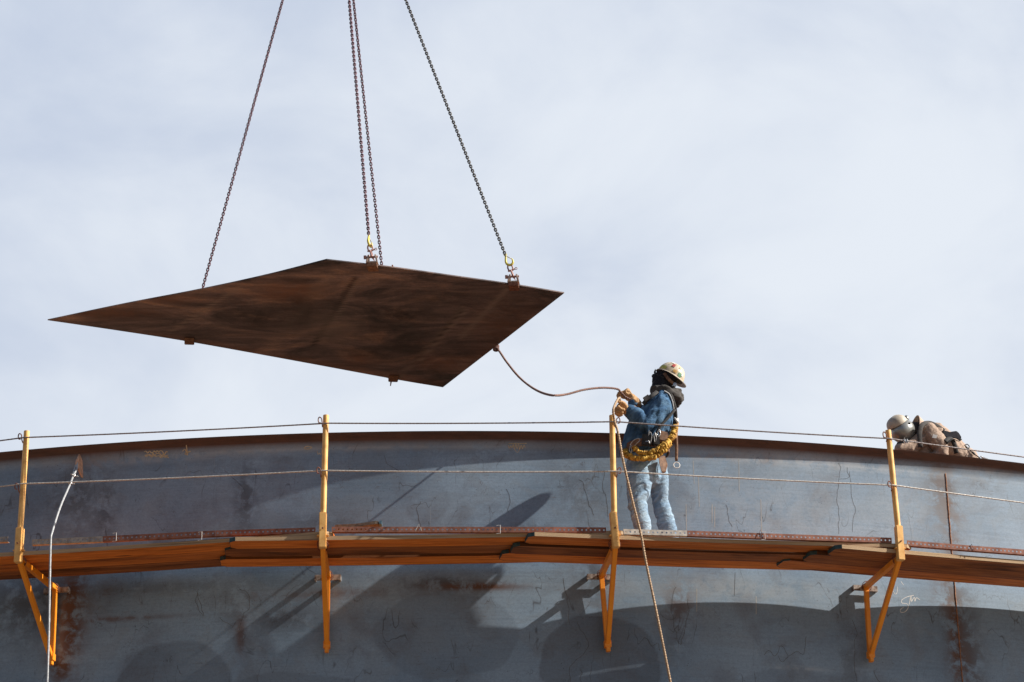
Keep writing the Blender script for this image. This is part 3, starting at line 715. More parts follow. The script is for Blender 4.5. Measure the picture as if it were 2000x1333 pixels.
# grey guy cable from a lug on the wall at left
lp = [onwall(148, 925, .13), onwall(153, 904, .11), onwall(158, 901, .11)]
lg = MB(); a = phi_of(onwall(155, 905)); T = V((cos(a), sin(a), 0)); O = V((sin(a), -cos(a), 0))
top = onwall(159, 889); bt = onwall(160, 934); mid = onwall(160, 910)
lg.prism([top, V(top)+O*.03-T*.02, mid+O*.10-T*.03+V((0, 0, .03)), mid+O*.12-T*.03-V((0, 0, .02)), bt+O*.03, bt], T*.014)
lug = lg.build('cable_lug', M['tan'], tank, bevel=.003)
hook_pt = mid+O*.09-T*.02
gp = [onwall(150, 916, .14), onwall(143, 930, .25), onwall(137, 946, .4), onwall(118, 990, .75), onwall(102, 1040, 1.0), onwall(99, 1060, 1.03), onwall(97, 1150, 1.03), onwall(95, 1250, 1.03), onwall(92, 1345, 1.03)]
end = V(gp[-1]); end.z = GROUND+.05
gc = rope_mesh(spline([V(hook_pt)]+gp, 6)+[end], .011, 8, 5, .09, .15, .02)
gl = [V(hook_pt), onwall(146, 915, .13), onwall(144, 922, .17), onwall(143, 930, .25)]
gc2 = rope_mesh(spline(gl, 6), .010, 8, 5, .09, .15, .02); gc.add(gc2.v, gc2.f)
gu = empty('guy_cable', end, 'grey guy cable hanging from a lug on the wall down the left side', 'cable')
gc.build('cable_line', M['greycable'], gu, smooth=True)
for (x, y, of) in ((144, 930, .26), (137, 945, .4)):
    c = onwall(x, y, of); b = MB(); b.ring(c, (.4, -.2, 1), .02, .005, 12, 5); b.box(c, (.018, 0, 0), (0, .012, 0), (0, 0, .01)); b.tube([c+V((.0, -.01, 0)), c+V((.045, -.02, -.012))], .005, 6); b.tube([c+V((-.0, -.01, 0.01)), c+V((-.03, -.02, .012))], .005, 6); b.build('cable_clamp', M['bright'], gu, smooth=True)

# ================================================================== suspended plate
ZP = 10.8
def edgecurve(pts): return [atz(x, y, ZP) for x, y in pts]
def resample(P, n):
    d = [0]
    for a, b in zip(P, P[1:]): d.append(d[-1]+(b-a).length)
    out = []; j = 0
    for i in range(n+1):
        s = d[-1]*i/n
        while j < len(d)-2 and d[j+1] < s: j += 1
        out.append(P[j].lerp(P[j+1], (s-d[j])/(d[j+1]-d[j])))
    return out
eAB = resample(spline(edgecurve([(93, 626), (240, 595), (391, 566), (520, 538), (638, 508)]), 10), 100)
eBC = resample(spline(edgecurve([(638, 508), (760, 522), (880, 539), (1000, 556), (1102, 573)]), 10), 80)
eAD = resample(spline(edgecurve([(93, 626), (230, 646), (370, 668), (570, 704), (770, 741), (865, 757)]), 10), 80)
eDC = resample(edgecurve([(865, 757), (984, 665), (1102, 573)]), 100)
NI, NJ = 100, 80      # i along AB / DC, j along AD / BC
A, B, Cc, D = eAB[0], eAB[-1], eBC[-1], eAD[-1]
grid = {}
for i in range(NI+1):
    for j in range(NJ+1):
        s, t = i/NI, j/NJ
        # edges: j=0 AB (i), j=NJ DC (i), i=0 AD (j), i=NI BC (j)
        p = (eAB[i]*(1-t)+eDC[i]*t)+(eAD[j]*(1-s)+eBC[j]*s)-(A*(1-s)*(1-t)+B*s*(1-t)+D*(1-s)*t+Cc*s*t)
        grid[i, j] = p
def topx(p):
    d = p-CAM; z = d.dot(fw); return 1000+F*d.dot(r2)/z, 666.5-F*d.dot(u2)/z
def seg(px, py, x0, y0, x1, y1, w):
    dx, dy = x1-x0, y1-y0; t = max(0, min(1, ((px-x0)*dx+(py-y0)*dy)/(dx*dx+dy*dy)))
    return exp(-(((px-x0-dx*t)**2+(py-y0-dy*t)**2)/(w*w))**2)
def gb(px, py, x, y, sx, sy): return exp(-(((px-x)/sx)**2+((py-y)/sy)**2)*.8)
me = bpy.data.meshes.new('plate_sheet'); vs = []; aD = []; aR = []; aL = []; uvs = []
PL = empty('steel_plate', A, 'large rusty brown pointed steel plate hanging from four chains', 'steel plate')
for j in range(NJ+1):
    for i in range(NI+1):
        p = grid[i, j]; vs.append(p-A); x, y = topx(p); uvs.append((p.x, p.y))
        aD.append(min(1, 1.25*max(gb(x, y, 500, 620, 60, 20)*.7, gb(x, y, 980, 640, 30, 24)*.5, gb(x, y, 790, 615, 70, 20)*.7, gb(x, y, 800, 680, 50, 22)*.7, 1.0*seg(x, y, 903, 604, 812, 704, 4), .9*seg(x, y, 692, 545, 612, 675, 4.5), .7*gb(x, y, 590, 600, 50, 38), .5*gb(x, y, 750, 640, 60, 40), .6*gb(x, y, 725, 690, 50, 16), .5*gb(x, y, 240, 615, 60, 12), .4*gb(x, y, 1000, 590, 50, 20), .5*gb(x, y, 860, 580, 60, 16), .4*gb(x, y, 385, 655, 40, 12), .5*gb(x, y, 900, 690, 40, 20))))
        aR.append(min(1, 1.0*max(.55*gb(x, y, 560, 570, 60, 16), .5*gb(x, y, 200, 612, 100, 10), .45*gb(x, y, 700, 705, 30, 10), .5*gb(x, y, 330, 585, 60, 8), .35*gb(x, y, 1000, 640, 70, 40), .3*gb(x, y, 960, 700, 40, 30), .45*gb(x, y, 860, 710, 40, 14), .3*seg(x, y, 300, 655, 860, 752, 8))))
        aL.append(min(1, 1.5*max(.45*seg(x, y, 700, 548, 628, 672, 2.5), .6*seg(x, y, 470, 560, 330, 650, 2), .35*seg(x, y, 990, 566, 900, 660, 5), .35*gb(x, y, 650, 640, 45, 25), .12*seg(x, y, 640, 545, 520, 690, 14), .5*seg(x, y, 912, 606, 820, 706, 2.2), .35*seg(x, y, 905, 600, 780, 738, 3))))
fs = [(j*(NI+1)+i, (j+1)*(NI+1)+i, (j+1)*(NI+1)+i+1, j*(NI+1)+i+1) for j in range(NJ) for i in range(NI)]
nn = len(vs); TH2 = V((0, 0, .012)); vs += [v+TH2 for v in vs]; aD += aD; aR += aR; aL += aL; uvs += uvs
fs += [tuple(k+nn for k in f[::-1]) for f in fs[:NI*NJ]]
def gi(i, j): return j*(NI+1)+i
loop_ = [gi(i, 0) for i in range(NI+1)]+[gi(NI, j) for j in range(1, NJ+1)]+[gi(i, NJ) for i in range(NI-1, -1, -1)]+[gi(0, j) for j in range(NJ-1, 0, -1)]
for k in range(len(loop_)):
    a, b_ = loop_[k], loop_[(k+1) % len(loop_)]; fs.append((a, b_, b_+nn, a+nn))
me.from_pydata(vs, [], fs); ul = me.uv_layers.new(name='UVMap')
for lp_ in me.loops: ul.data[lp_.index].uv = uvs[lp_.vertex_index]
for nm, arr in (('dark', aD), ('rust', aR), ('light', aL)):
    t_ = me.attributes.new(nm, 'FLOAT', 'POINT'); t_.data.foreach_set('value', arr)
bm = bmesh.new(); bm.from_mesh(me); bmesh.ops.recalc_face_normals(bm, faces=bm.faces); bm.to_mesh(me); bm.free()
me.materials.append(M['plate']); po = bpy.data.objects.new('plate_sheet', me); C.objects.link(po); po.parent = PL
# stiffener stubs seen just over the near edge
b = MB(); c = atz(768, 523, ZP+.012)
b.tube([c+V((0, .05, 0)), c+V((-.01, .05, .05))], .008, 6); b.tube([c+V((.05, .05, 0)), c+V((.055, .05, .02))], .01, 6); b.tube([c+V((-.05, .05, .01)), c+V((.1, .05, .008))], .009, 6); b.build('weld_stub', M['rust'], PL)

# clamps, shackles, hooks, chains
ctr = (atz(722, 518, ZP)+atz(1001, 556, ZP)+atz(370, 668, ZP)+atz(768, 742, ZP))/4
APEX = at(652, -359, ctr.y)
def clamp(c, inward, mats_, label, screw=False, h=.10):
    inward = V(inward).normalized(); sd = V((0, 0, 1)).cross(inward); up_ = V((0, 0, 1)); w = .052
    e = empty('plate_clamp', c, label, 'plate clamp', 'clamps gripping the edges of the hanging plate')
    def P(i, z, s=0): return c+inward*i+up_*z+sd*s
    b = MB(); b.prism([P(-.035, -.028, -w), P(.10, -.028, -w), P(.11, -.004, -w), P(-.008, -.004, -w), P(-.008, .012, -w), P(-.035, .012, -w)], sd*2*w); b.build('lower_jaw', M[mats_[1]], e, bevel=.005)
    b = MB()
    for s_ in (-1, 1):
        b.prism([P(-.035, .013, s_*w-.009), P(.10, .016, s_*w-.009), P(.05, .05, s_*w*.8-.009), P(.0, h+.01, s_*w*.62-.009), P(-.035, h, s_*w*.62-.009), P(-.045, .05, s_*w*.9-.009)], sd*.018)
    b.prism([P(-.033, .014, -w+.01), P(.09, .017, -w+.01), P(.09, .03, -w+.01), P(-.033, .03, -w+.01)], sd*(2*w-.02)); b.build('clamp_body', M[mats_[0]], e, bevel=.004)
    b = MB(); b.tube([P(-.015, h-.02, w+.02), P(-.015, h-.02, -w-.006)], .011, 10); b.tube([P(-.015, h-.02, w+.03), P(-.015, h-.02, w+.004)], .021, 8); b.build('pin', M['shackle'], e, smooth='auto')
    if screw:
        b = MB(); b.tube([P(-.025, -.02, -.02), P(-.03, -.075, -.028)], [.009, .005], 8); b.build('screw', M['rust'], e, smooth=True)
    return e, P(-.015, h-.02)
def uloop(c, ax, sd, w, h, r, mat, name, parent):   # bow shaped loop, legs from c, apex along ax
    pts = [c-sd*w*.8, c-sd*w+ax*h*.25, c-sd*w*1.05+ax*h*.55, c-sd*w*.7+ax*h*.85, c+ax*h, c+sd*w*.7+ax*h*.85, c+sd*w*1.05+ax*h*.55, c+sd*w+ax*h*.25, c+sd*w*.8]
    b = MB(); b.tube(spline(pts, 4), r, 8); b.ball(pts[0], r*1.5, 8, 6); b.ball(pts[-1], r*1.5, 8, 6); return b.build(name, mat, parent, smooth=True)
def shackle(c, ax, sd, label, mat, s=1.):
    ax = V(ax).normalized(); sd = (V(sd)-ax*V(sd).dot(ax)).normalized()
    e = empty('shackle', c, label, 'shackle', 'shackles linking the chain hooks to the clamps')
    uloop(c, ax, sd, .024*s, .075*s, .0085*s, mat, 'bow', e)
    b = MB(); b.tube([c-sd*.036*s, c+sd*.045*s], .009*s, 8); b.build('pin', mat, e, smooth='auto')
    b = MB(); b.ring(c+sd*.056*s, sd.cross(ax), .012*s, .004*s, 12, 6); b.build('pin_eye', M['shackle'], e, smooth=True)
    return c+ax*.070*s
def chain(P0, P1, mat, label, hookdir=None, name='lifting_chain'):
    e = empty(name, P1, label, 'chain', 'chains lifting the rusty plate')
    b = MB(); d = (P1-P0); Ln = d.length; d.normalize(); pitch = .0295; n = int(Ln/pitch); q = d.orthogonal().normalized(); q2 = d.cross(q)
    # turn so that links show alternately face-on and edge-on, as they hang
    tw = random.uniform(.2, .7)
    wr = .0060; hl = .0150; hw = .0118
    path = [(hl*.55, -1.0, 0)]
    lp = []
    for k in range(6): g_ = -pi/2+pi*k/5; lp.append((hl*.62+.0105*cos(g_), hw*sin(g_)))
    for k in range(6): g_ = pi/2+pi*k/5; lp.append((-hl*.62+.0105*cos(g_), hw*sin(g_)))
    for i in range(n+1):
        c = P0+d*(i*pitch); a_ = tw+(pi/2 if i % 2 else 0)+.25*sin(i*.03)
        s = q*cos(a_)+q2*sin(a_); nr = d.cross(s)
        b.tube([c+d*x+s*y for x, y in lp], wr, 5, closed=True, ref=tuple(nr))
    b.build('chain_links', mat, e, smooth=True)
    if hookdir is not None:
        hd, s = hookdir       # tip of shank, side direction
        s = (V(s)-d*V(s).dot(d)).normalized(); c = P0
        prof = [(.000, .0), (-.02, -.004), (-.045, -.012), (-.07, -.018), (-.095, -.014), (-.112, .004), (-.112, .026), (-.095, .041), (-.07, .044), (-.055, .040)]
        pts = spline([c+d*x*1.12+s*y*1.12 for x, y in prof], 4); m_ = len(pts)
        h = MB(); h.tube(pts, [.009+.004*sin(pi*min(1, i/m_*1.15)) if i < m_-5 else .006 for i in range(m_)], 8); h.ring(c+d*.006, d.cross(s), .011, .006, 12, 6)
        h.build('hook', M['hook'], e, smooth=True)
        l_ = MB(); l_.tube([c+d*-.015+s*.004, c+d*-.04+s*.026, c+d*-.06+s*.041], .0045, 6); l_.build('latch', M['galv'], e, smooth=True)
    return e
# near right corner clamp
specs = [(722, 519, -.02, 'middle of the near edge', 'chain'), (1001, 557, 0, 'right end of the near edge', 'chainolive')]
inw = V((.12, 1, 0))
CA = [(atz(727, 518, ZP), ('dustclamp', 'jaw'), 'dusty clamp with orange lower jaw at the middle of the plate top edge', 'dusty red shackle on the middle clamp', 'chain', 'lifting chain with hook at the middle of the plate, left of the close pair', (718, 462)),
      (atz(1003, 556, ZP), ('dustclamp', 'rust'), 'dusty pale clamp near the right corner of the plate', 'dusty red shackle on the clamp near the right corner', 'chainolive', 'rightmost lifting chain ending in a yellow hook near the right corner', (987, 497))]
for (c, ms, l1, l2, cm, l3, hp) in CA:
    e, pin = clamp(c, inw, ms, l1)
    hookbase = at(hp[0], hp[1], c.y+.02)
    top = at(*hp, c.y+.02)
    dirc = (top-pin).normalized()
    t1 = shackle(pin+V((0, 0, .003)), dirc, (.3, 1, 0), l2.replace('shackle', 'shackle, lower one of two'), M['shackle'], 1.0)
    t2 = shackle(t1+dirc*.005, dirc, (1, -.2, 0), l2.replace('shackle', 'shackle, upper one of two'), M['shackle'], .95)
    d_ = (APEX-t2).normalized(); P0 = t2+d_*.121
    side = V((1, -.25, 0)) if c.x > .3 else V((.55, 1, 0))
    chain(P0, APEX, M[cm], l3, (None, side))
for (x, y, l1, l3) in ((370, 667, 'rusty clamp under the long lower edge, nearer the left tip', 'leftmost lifting chain going behind the plate'), (768, 740, 'rusty clamp with a downward screw near the bottom corner', 'lifting chain passing behind the plate, right of the close pair')):
    c = atz(x, y, ZP); e, pin = clamp(c, (0.1, -1, 0), ('dustclamp', 'jaw'), l1, screw=(x == 768))
    t1 = shackle(pin, APEX-pin, (1, 0, 0), 'shackle on the ' + l1, M['shackle'])
    chain(t1, APEX, M['chain'], l3)
ml = MB(); ml.ring(APEX+V((0, 0, .07)), (0, 1, 0), .07, .014, 24, 8); tag(ml.build('master_ring', M['hook'], smooth=True), 'steel master ring joining the four chains above the picture', 'lifting ring')

# ================================================================== tag line rope
r1 = [at(969, 681, -2.35), at(975, 686, -2.3), at(990, 708, -2.1), at(1015, 738, -1.8), at(1045, 761, -1.5), at(1075, 772, -1.25), at(1105, 771, -1.05), at(1140, 762, -.9), at(1175, 758, -.75), at(1204, 760, -.62), at(1212, 766, -.58), at(1222, 776, -.56), at(1232, 781, -.54), at(1241, 786, -.52), at(1247, 797, -.50), at(1243, 815, -.48), at(1232, 820, -.48), at(1222, 812, -.52), at(1216, 803, -.60), at(1212, 790, -.72), at(1209, 778, -.80), at(1198, 800, -1.02)]
r1p = atz(969, 681, ZP+.02)  # tied at the plate edge
r1[0] = r1p; r1[1] = V(atz(975, 686, ZP-.03)) 
r1[2] = at(990, 708, r1[1].y*.85-.1); r1[3] = at(1015, 738, r1[1].y*.6-.2); r1[4] = at(1045, 761, r1[1].y*.4-.3)
r2_ = [onwall(1200, 822, 1.01), onwall(1207, 845, 1.02), onwall(1217, 900, 1.03), onwall(1237, 985, 1.04), onwall(1252, 1045, 1.05), onwall(1262, 1100, 1.05), onwall(1283, 1200, 1.05), onwall(1311, 1340, 1.05)]
e3 = V(r2_[-1])+(r2_[-1]-r2_[-2])*4.0; e3.z = GROUND+.03
tl = rope_mesh(spline(r1[:-3], 10), .0120, 12, 3, .07, .42, .006)
kc_ = r1[0]
for g_ in range(4): tl.ring(kc_+V((.0, 0, -.012+.012*g_)), (.3*sin(g_*2), .3*cos(g_*2), 1), .026, .011, 14, 6)
tag(tl.build('tag_rope', M['oldrope'], smooth=True), 'dark brown twisted rope sagging from the hanging plate to the gloved hands', 'rope')
tl = rope_mesh(spline(r1[-3:]+r2_, 10)+[e3], .0128, 12, 3, .075, .42, .006)
tag(tl.build('hand_rope', M['rope'], smooth=True), 'light tan twisted rope hanging from the gloved hands past the post to the ground', 'rope')


# ================================================================== PERSONS
def loft(b, rings, n=20):        # rings: (centre, half-axis vector, half-axis vector); closed
    rings = [(V(c), V(u), V(w)) for c, u, w in rings]
    c0, u0, w0 = rings[0]; c1, u1, w1 = rings[-1]
    d0 = (c0-rings[1][0]).normalized(); d1 = (c1-rings[-2][0]).normalized(); k0 = min(u0.length, w0.length); k1 = min(u1.length, w1.length)
    R_ = [(c0+d0*k0*.35*sin(radians(a)), u0*cos(radians(a)), w0*cos(radians(a))) for a in (80, 50, 25)]+rings+[(c1+d1*k1*.35*sin(radians(a)), u1*cos(radians(a)), w1*cos(radians(a))) for a in (25, 50, 80)]
    vs = [c+u*cos(2*pi*k/n)+w*sin(2*pi*k/n) for c, u, w in R_ for k in range(n)]; m = len(R_)
    fs = [(i*n+k, i*n+(k+1) % n, (i+1)*n+(k+1) % n, (i+1)*n+k) for i in range(m-1) for k in range(n)]+[tuple(range(n))[::-1], tuple((m-1)*n+k for k in range(n))]
    return b.add(vs, fs)
def folds(amp, sc, st=(1, 1, 1), seed=0., fine=.0015):
    def f(p, nrm):
        q = V((p.x*st[0], p.y*st[1], p.z*st[2]))*sc+V((seed, seed*2, seed*3))
        w = V((noise.noise(q*.7), noise.noise(q*.7+V((9, 3, 1))), 0))*.9
        a = 1-abs(noise.noise(q+w))*2.6
        return amp*(max(a, -.6))+fine*noise.noise(p*45)
    return f
def hand(b, wrist, d, pn, sd, curls, s=1.0, thumb=(.4, .7, .5), thick=1.0):
    d, pn = V(d).normalized(), V(pn); pn = (pn-d*pn.dot(d)).normalized(); sd = (V(sd)-d*V(sd).dot(d)-pn*V(sd).dot(pn)).normalized()
    w = V(wrist); k = s
    loft(b, [(w-d*.02*k, sd*.034*k, pn*.026*k), (w+d*.02*k, sd*.040*k, pn*.024*k), (w+d*.06*k, sd*.047*k, pn*.022*k), (w+d*.095*k, sd*.045*k, pn*.018*k)], 14)
    for i in range(4):
        base = w+d*(.088-.004*abs(i-1))*k+sd*(.033-.022*i)*k
        ln = [.042, .047, .044, .034][i]*k; pts = [base]; ang = 0; dd = d
        for j, l_ in enumerate((ln, ln*.72, ln*.58)):
            ang += radians(curls[i]*(1, 1.15, .8)[j]); dv = d*cos(ang)+pn*sin(ang)
            pts.append(pts[-1]+dv*l_)
        b.limb(pts, [.0125*k*thick, .0118*k*thick, .0108*k*thick, .0092*k*thick], 10)
    tb = w+d*.028*k+sd*.036*k+pn*.006*k; td = (d*thumb[0]+sd*thumb[1]+pn*thumb[2]).normalized(); td2 = (td+d*.5+pn*.4-sd*.4).normalized()
    b.limb([tb-sd*.01*k, tb+td*.042*k, tb+td*.042*k+td2*.032*k, tb+td*.042*k+td2*.058*k], [.019*k, .0145*k, .0128*k, .0105*k], 10)
def hull_cap(c, axis, front, rx, ry, h, n=28, m=10):      # dome; c on the rim plane
    ax = V(axis).normalized(); f = (V(front)-ax*V(front).dot(ax)).normalized(); s = ax.cross(f); return ax, f, s

def rope_through(): pass
# ---------------------------------------------------------------- standing person
yb = -.44
feet = at(1262, 1074, -.55)
p1 = empty('person', V((at(1285, 1040, yb).x, yb, H-.03)), 'person in blue denim and stickered hard hat standing on the walkway, holding the rope', 'person')
fa = V((-.94, .34, 0)); sa = V((.34, .94, 0))
def A1(x, y, dy=0.): return at(x, y, yb+dy)
hipN, kneeN, ankN = A1(1250, 905, -.08), A1(1243, 982, -.13), A1(1257, 1052, -.12)
hipF, kneeF, ankF = A1(1281, 912, .08), A1(1289, 980, .12), A1(1310, 1056, .14)
zf = H-.035
tor = [(1256, 908, .165, .145), (1264, 878, .17, .155), (1272, 850, .18, .16), (1280, 825, .195, .165), (1287, 802, .205, .16), (1294, 784, .19, .12), (1298, 770, .10, .085)]
shN, elN, wrN = A1(1292, 792, -.19), A1(1262, 828, -.24), A1(1231, 803, -.20)
shF, elF, wrF = A1(1296, 790, .20), A1(1258, 822, .22), A1(1238, 784, -.06)
# head frame: tilted back, looking up to the left at the plate
hc = A1(1300, 739)
hf = V((-.86, .22, .50)).normalized()          # gaze
hu = (V((.46, .02, .86))-hf*V((.46, .02, .86)).dot(hf)).normalized(); hs = hf.cross(hu)
body = MB()
loft(body, [(A1(x, y), sa*a*.78, fa*b_*.72) for x, y, a, b_ in tor])
body.limb([A1(1298, 775), hc-hu*.06], [.056, .055], 14)
body.ball(hc+hf*-.008+hu*.02, (.094, .074, .098), M=Matrix((hf, hs, hu)).transposed())
body.ball(hc+hf*.03-hu*.045, (.062, .055, .062), M=Matrix((hf, hs, hu)).transposed())
body.limb([hc+hf*.094+hu*.01, hc+hf*.112-hu*.018], [.008, .013], 8)
body.limb([hc+hf*.088-hu*.052+hs*.02, hc+hf*.088-hu*.052-hs*.02], [.007, .007], 6)
for s_ in (-1, 1): body.ball(hc+hs*.078*s_-hf*.005, (.02, .01, .028), 8, 6, Matrix((hf, hs, hu)).transposed())
for a_, b_, c_ in ((hipN, kneeN, ankN), (hipF, kneeF, ankF)):
    body.limb([a_, a_.lerp(b_, .5), b_, b_.lerp(c_, .4), c_], [.088, .075, .055, .056, .038], 14); body.limb([c_, V((c_.x, c_.y, zf+.05)), V((c_.x, c_.y, zf+.04))+fa*.14], [.04, .035, .028], 12)
for a_, b_, c_ in ((shN, elN, wrN), (shF, elF, wrF)): body.limb([a_, b_, c_], [.052, .040, .028], 12); 
hN = A1(1213, 791, -.25); hF_ = A1(1221, 768, -.11)
dN = (V((-.95, -.25, .12))).normalized(); dF = V((-.62, -.1, .78)).normalized()
body.limb([wrN, wrN+dN*.07], [.024, .02], 10); body.limb([wrF, wrF+dF*.07], [.024, .02], 10)
bo = body.build('body', M['skin'], p1, fuse=(.010, 3))
# face details stay with the body
b = MB()
for s_ in (-1, 1): b.ball(hc+hf*.084+hu*.022+hs*.031*s_, .0125, 10, 8)
b.build('eyes', M['eye'], p1, smooth=True)
# jeans
j = MB()
loft(j, [(A1(1263, 893), sa*.185, fa*.165), (A1(1257, 908), sa*.185, fa*.168), (A1(1256, 925), sa*.17, fa*.155)])
j.limb([A1(1255, 905, -.05), A1(1249, 935, -.08), A1(1248, 955, -.10), kneeN, A1(1250, 1010, -.13), A1(1256, 1034, -.12), A1(1258, 1050, -.12)], [.130, .128, .116, .090, .083, .084, .082], 20)
j.limb([A1(1262, 915, 0), A1(1268, 932, 0)], [.14, .12], 18)
j.limb([A1(1279, 915, .05), A1(1286, 940, .07), kneeF, A1(1297, 1010, .13), A1(1304, 1035, .14), A1(1309, 1056, .14)], [.118, .102, .082, .082, .086, .084], 20)
def ridge(q, k=3.): return max(0., 1-(k*noise.noise(q))**2)
def jfold(p, n_):
    q2 = V(((p.x+.35*p.z)*1.6, p.y*1.5, (p.z-.55*p.x)*8)); q3 = V(((p.x+.2*p.z)*9, p.y*5, p.z*1.5))
    kn = exp(-((p.z-H-.40)/.26)**2)
    q4 = V(((p.x+.7*p.z)*6, p.y*5, (p.z-.6*p.x)*17))
    return .012*ridge(q2+V((2, 8, 1)))*(.5+.5*kn)+.009*ridge(q3)*(1-.6*kn)+.006*ridge(q4)*(.3+.7*kn)-.010
j.build('jeans', M['jeans'], p1, fuse=(.0085, 3), disp=jfold)
# boots
for c_, dy in ((ankN, -.12), (ankF, .14)):
    b = MB(); c = V((c_.x, c_.y, zf+.04)); dirb = V((-.93, .3 if dy > 0 else .1, 0)).normalized(); sd_ = V((0, 0, 1)).cross(dirb)
    loft(b, [(c-dirb*.075+V((0, 0, .0)), sd_*.038, V((0, 0, .042))), (c-dirb*.02+V((0, 0, .01)), sd_*.044, V((0, 0, .055))), (c+dirb*.08+V((0, 0, -.002)), sd_*.05, V((0, 0, .042))), (c+dirb*.17+V((0, 0, -.01)), sd_*.046, V((0, 0, .032)))])
    b.limb([c, c+V((0, 0, .14))], [.05, .056], 16)
    bt_ = b.build('boot', M['boot'], p1, fuse=(.008, 3))
    b = MB(); b.prism([c-dirb*.10-sd_*.038, c-dirb*.10+sd_*.038, c+dirb*.05+sd_*.052, c+dirb*.18+sd_*.046, c+dirb*.215+sd_*.015, c+dirb*.215-sd_*.015, c+dirb*.18-sd_*.046, c+dirb*.05-sd_*.052], V((0, 0, .024)))
    for i in range(8): b.v[-16+i].z = zf+.002; b.v[-8+i].z = zf+.028
    b.build('sole', M['sole'], bt_, bevel=.004)
# jacket
jk = MB()
loft(jk, [(A1(1262, 886), sa*.205, fa*.195), (A1(1266, 868), sa*.20, fa*.185), (A1(1273, 850), sa*.205, fa*.185), (A1(1279, 825), sa*.215, fa*.18), (A1(1286, 802), sa*.222, fa*.168), (A1(1293, 786), sa*.20, fa*.135), (A1(1297, 772), sa*.12, fa*.10)])
jk.limb([A1(1232, 872, -.03), A1(1240, 845, -.03), A1(1250, 815)], [.085, .09, .08], 16)
jk.limb([shN, shN.lerp(elN, .5)+V((.01, 0, 0)), elN+V((.0, 0, -.012)), elN.lerp(wrN, .55), wrN], [.088, .092, .088, .072, .058], 18)
jk.limb([shF, shF.lerp(elF, .5), elF, elF.lerp(wrF, .6), wrF-V((0, 0, .02))], [.088, .085, .078, .064, .052], 18)
def kfold(p, n_):
    q2 = V(((p.x-.6*p.z)*7, p.y*3, (p.z+.6*p.x)*2.2)); q3 = V(((p.x+.5*p.z)*3, p.y*4, (p.z-.4*p.x)*9))
    q4 = V(((p.x-.8*p.z)*15, p.y*8, (p.z+.5*p.x)*7))
    return .015*ridge(q2+V((2, 8, 1)))+.007*ridge(q3+V((5, 5, 5)))+.005*ridge(q4)-.011
jk.build('jacket', M['denim'], p1, fuse=(.0085, 3), disp=kfold)
b = MB()   # collar and cuffs, paler stitching edge
b.ring(wrN-dN*.005, dN, .045, .012, 18, 8); b.build('cuff', M['denim'], p1, smooth=True)
# balaclava
b = MB(); HM = Matrix((hf, hs, hu)).transposed()
b.ball(hc+hu*.025-hf*.002, (.108, .088, .112), M=HM); b.ball(hc+hf*.038-hu*.04, (.078, .066, .085), M=HM)
b.limb([hc-hu*.04+hf*.01, A1(1290, 757), A1(1291, 778)], [.085, .086, .10], 18); b.limb([hc+hf*.10-hu*.005, hc+hf*.118-hu*.03], [.015, .018], 8)
b.build('balaclava', M['black'], p1, fuse=(.008, 3), disp=folds(.005, 9, seed=4.4))
# gathered hood round the neck, hanging at the back
b = MB()
loopc = A1(1300, 771)
pts = []
for i in range(24):
    g_ = 2*pi*i/24; pts.append(loopc+fa*.115*cos(g_)+sa*.115*sin(g_)+V((0, 0, .035*cos(g_)+.02*abs(sin(g_)))))
b.tube(pts, .035, 14, closed=True)
pts = [q+V((.008, 0, -.03)) for q in pts]; b.tube([loopc+(q-loopc)*1.04 for q in pts], .032, 12, closed=True)
b.limb([A1(1312, 762, -.05), A1(1324, 768, -.02), A1(1328, 778, 0), A1(1322, 790, 0)], [.040, .042, .036, .026], 16); b.limb([A1(1316, 765, .05), A1(1327, 777, .06), A1(1320, 792, .05)], [.036, .038, .026], 14)
b.build('hood', M['hoodie'], p1, fuse=(.0085, 2), disp=folds(.013, 9, (1, 1, 1.8), seed=2.2))
# hard hat, brim worn to the back
hx = V((.50, -.06, .86)).normalized(); hb = V((.86, -.10, -.50)); hb = (hb-hx*hb.dot(hx)).normalized(); hl_ = hx.cross(hb)
hcen = A1(1309, 736)
def dome(b, c, ax, f, s, rf, rs, h, n=32, m=9, th=.004):
    vs = []
    for lay in (0, 1):
        for i in range(m):
            t = (pi/2)*i/m; k_ = cos(t)**.8; zz = sin(t)
            for q in range(n):
                g_ = 2*pi*q/n; rr = V((0, 0, 0))+f*(rf-lay*th)*cos(g_)*k_+s*(rs-lay*th)*sin(g_)*k_
                ridge = .004*exp(-(sin(g_)*rs*k_/.018)**2)*zz if lay == 0 else 0
                vs.append(c+rr+ax*((h-lay*th)*zz+ridge))
        vs.append(c+ax*(h-lay*th+(.004 if lay == 0 else 0)))
    N1 = n*m+1; fs = []
    for lay in (0, 1):
        o_ = lay*N1
        fs += [(o_+i*n+k, o_+i*n+(k+1) % n, o_+(i+1)*n+(k+1) % n, o_+(i+1)*n+k) for i in range(m-1) for k in range(n)]
        fs += [(o_+(m-1)*n+k, o_+(m-1)*n+(k+1) % n, o_+n*m) for k in range(n)]
    fs += [(k, (k+1) % n, N1+(k+1) % n, N1+k) for k in range(n)]
    b.add(vs, fs)
b = MB(); dome(b, hcen, hx, hb, hl_, .138, .118, .138)
hat = b.build('hard_hat', M['helmet'], p1, smooth='auto')
b = MB(); vs = []; n = 40
for q in range(n):
    g_ = 2*pi*q/n; ex = .010+.035*max(0, cos(g_))**3+.002
    for dr, dz in ((-.002, .004), (ex, -.004-.012*max(0, cos(g_))), (ex, -.009-.012*max(0, cos(g_))), (-.006, -.003)):
        vs.append(hcen+hb*(.138+dr)*cos(g_)+hl_*(.118+dr)*sin(g_)+hx*dz)
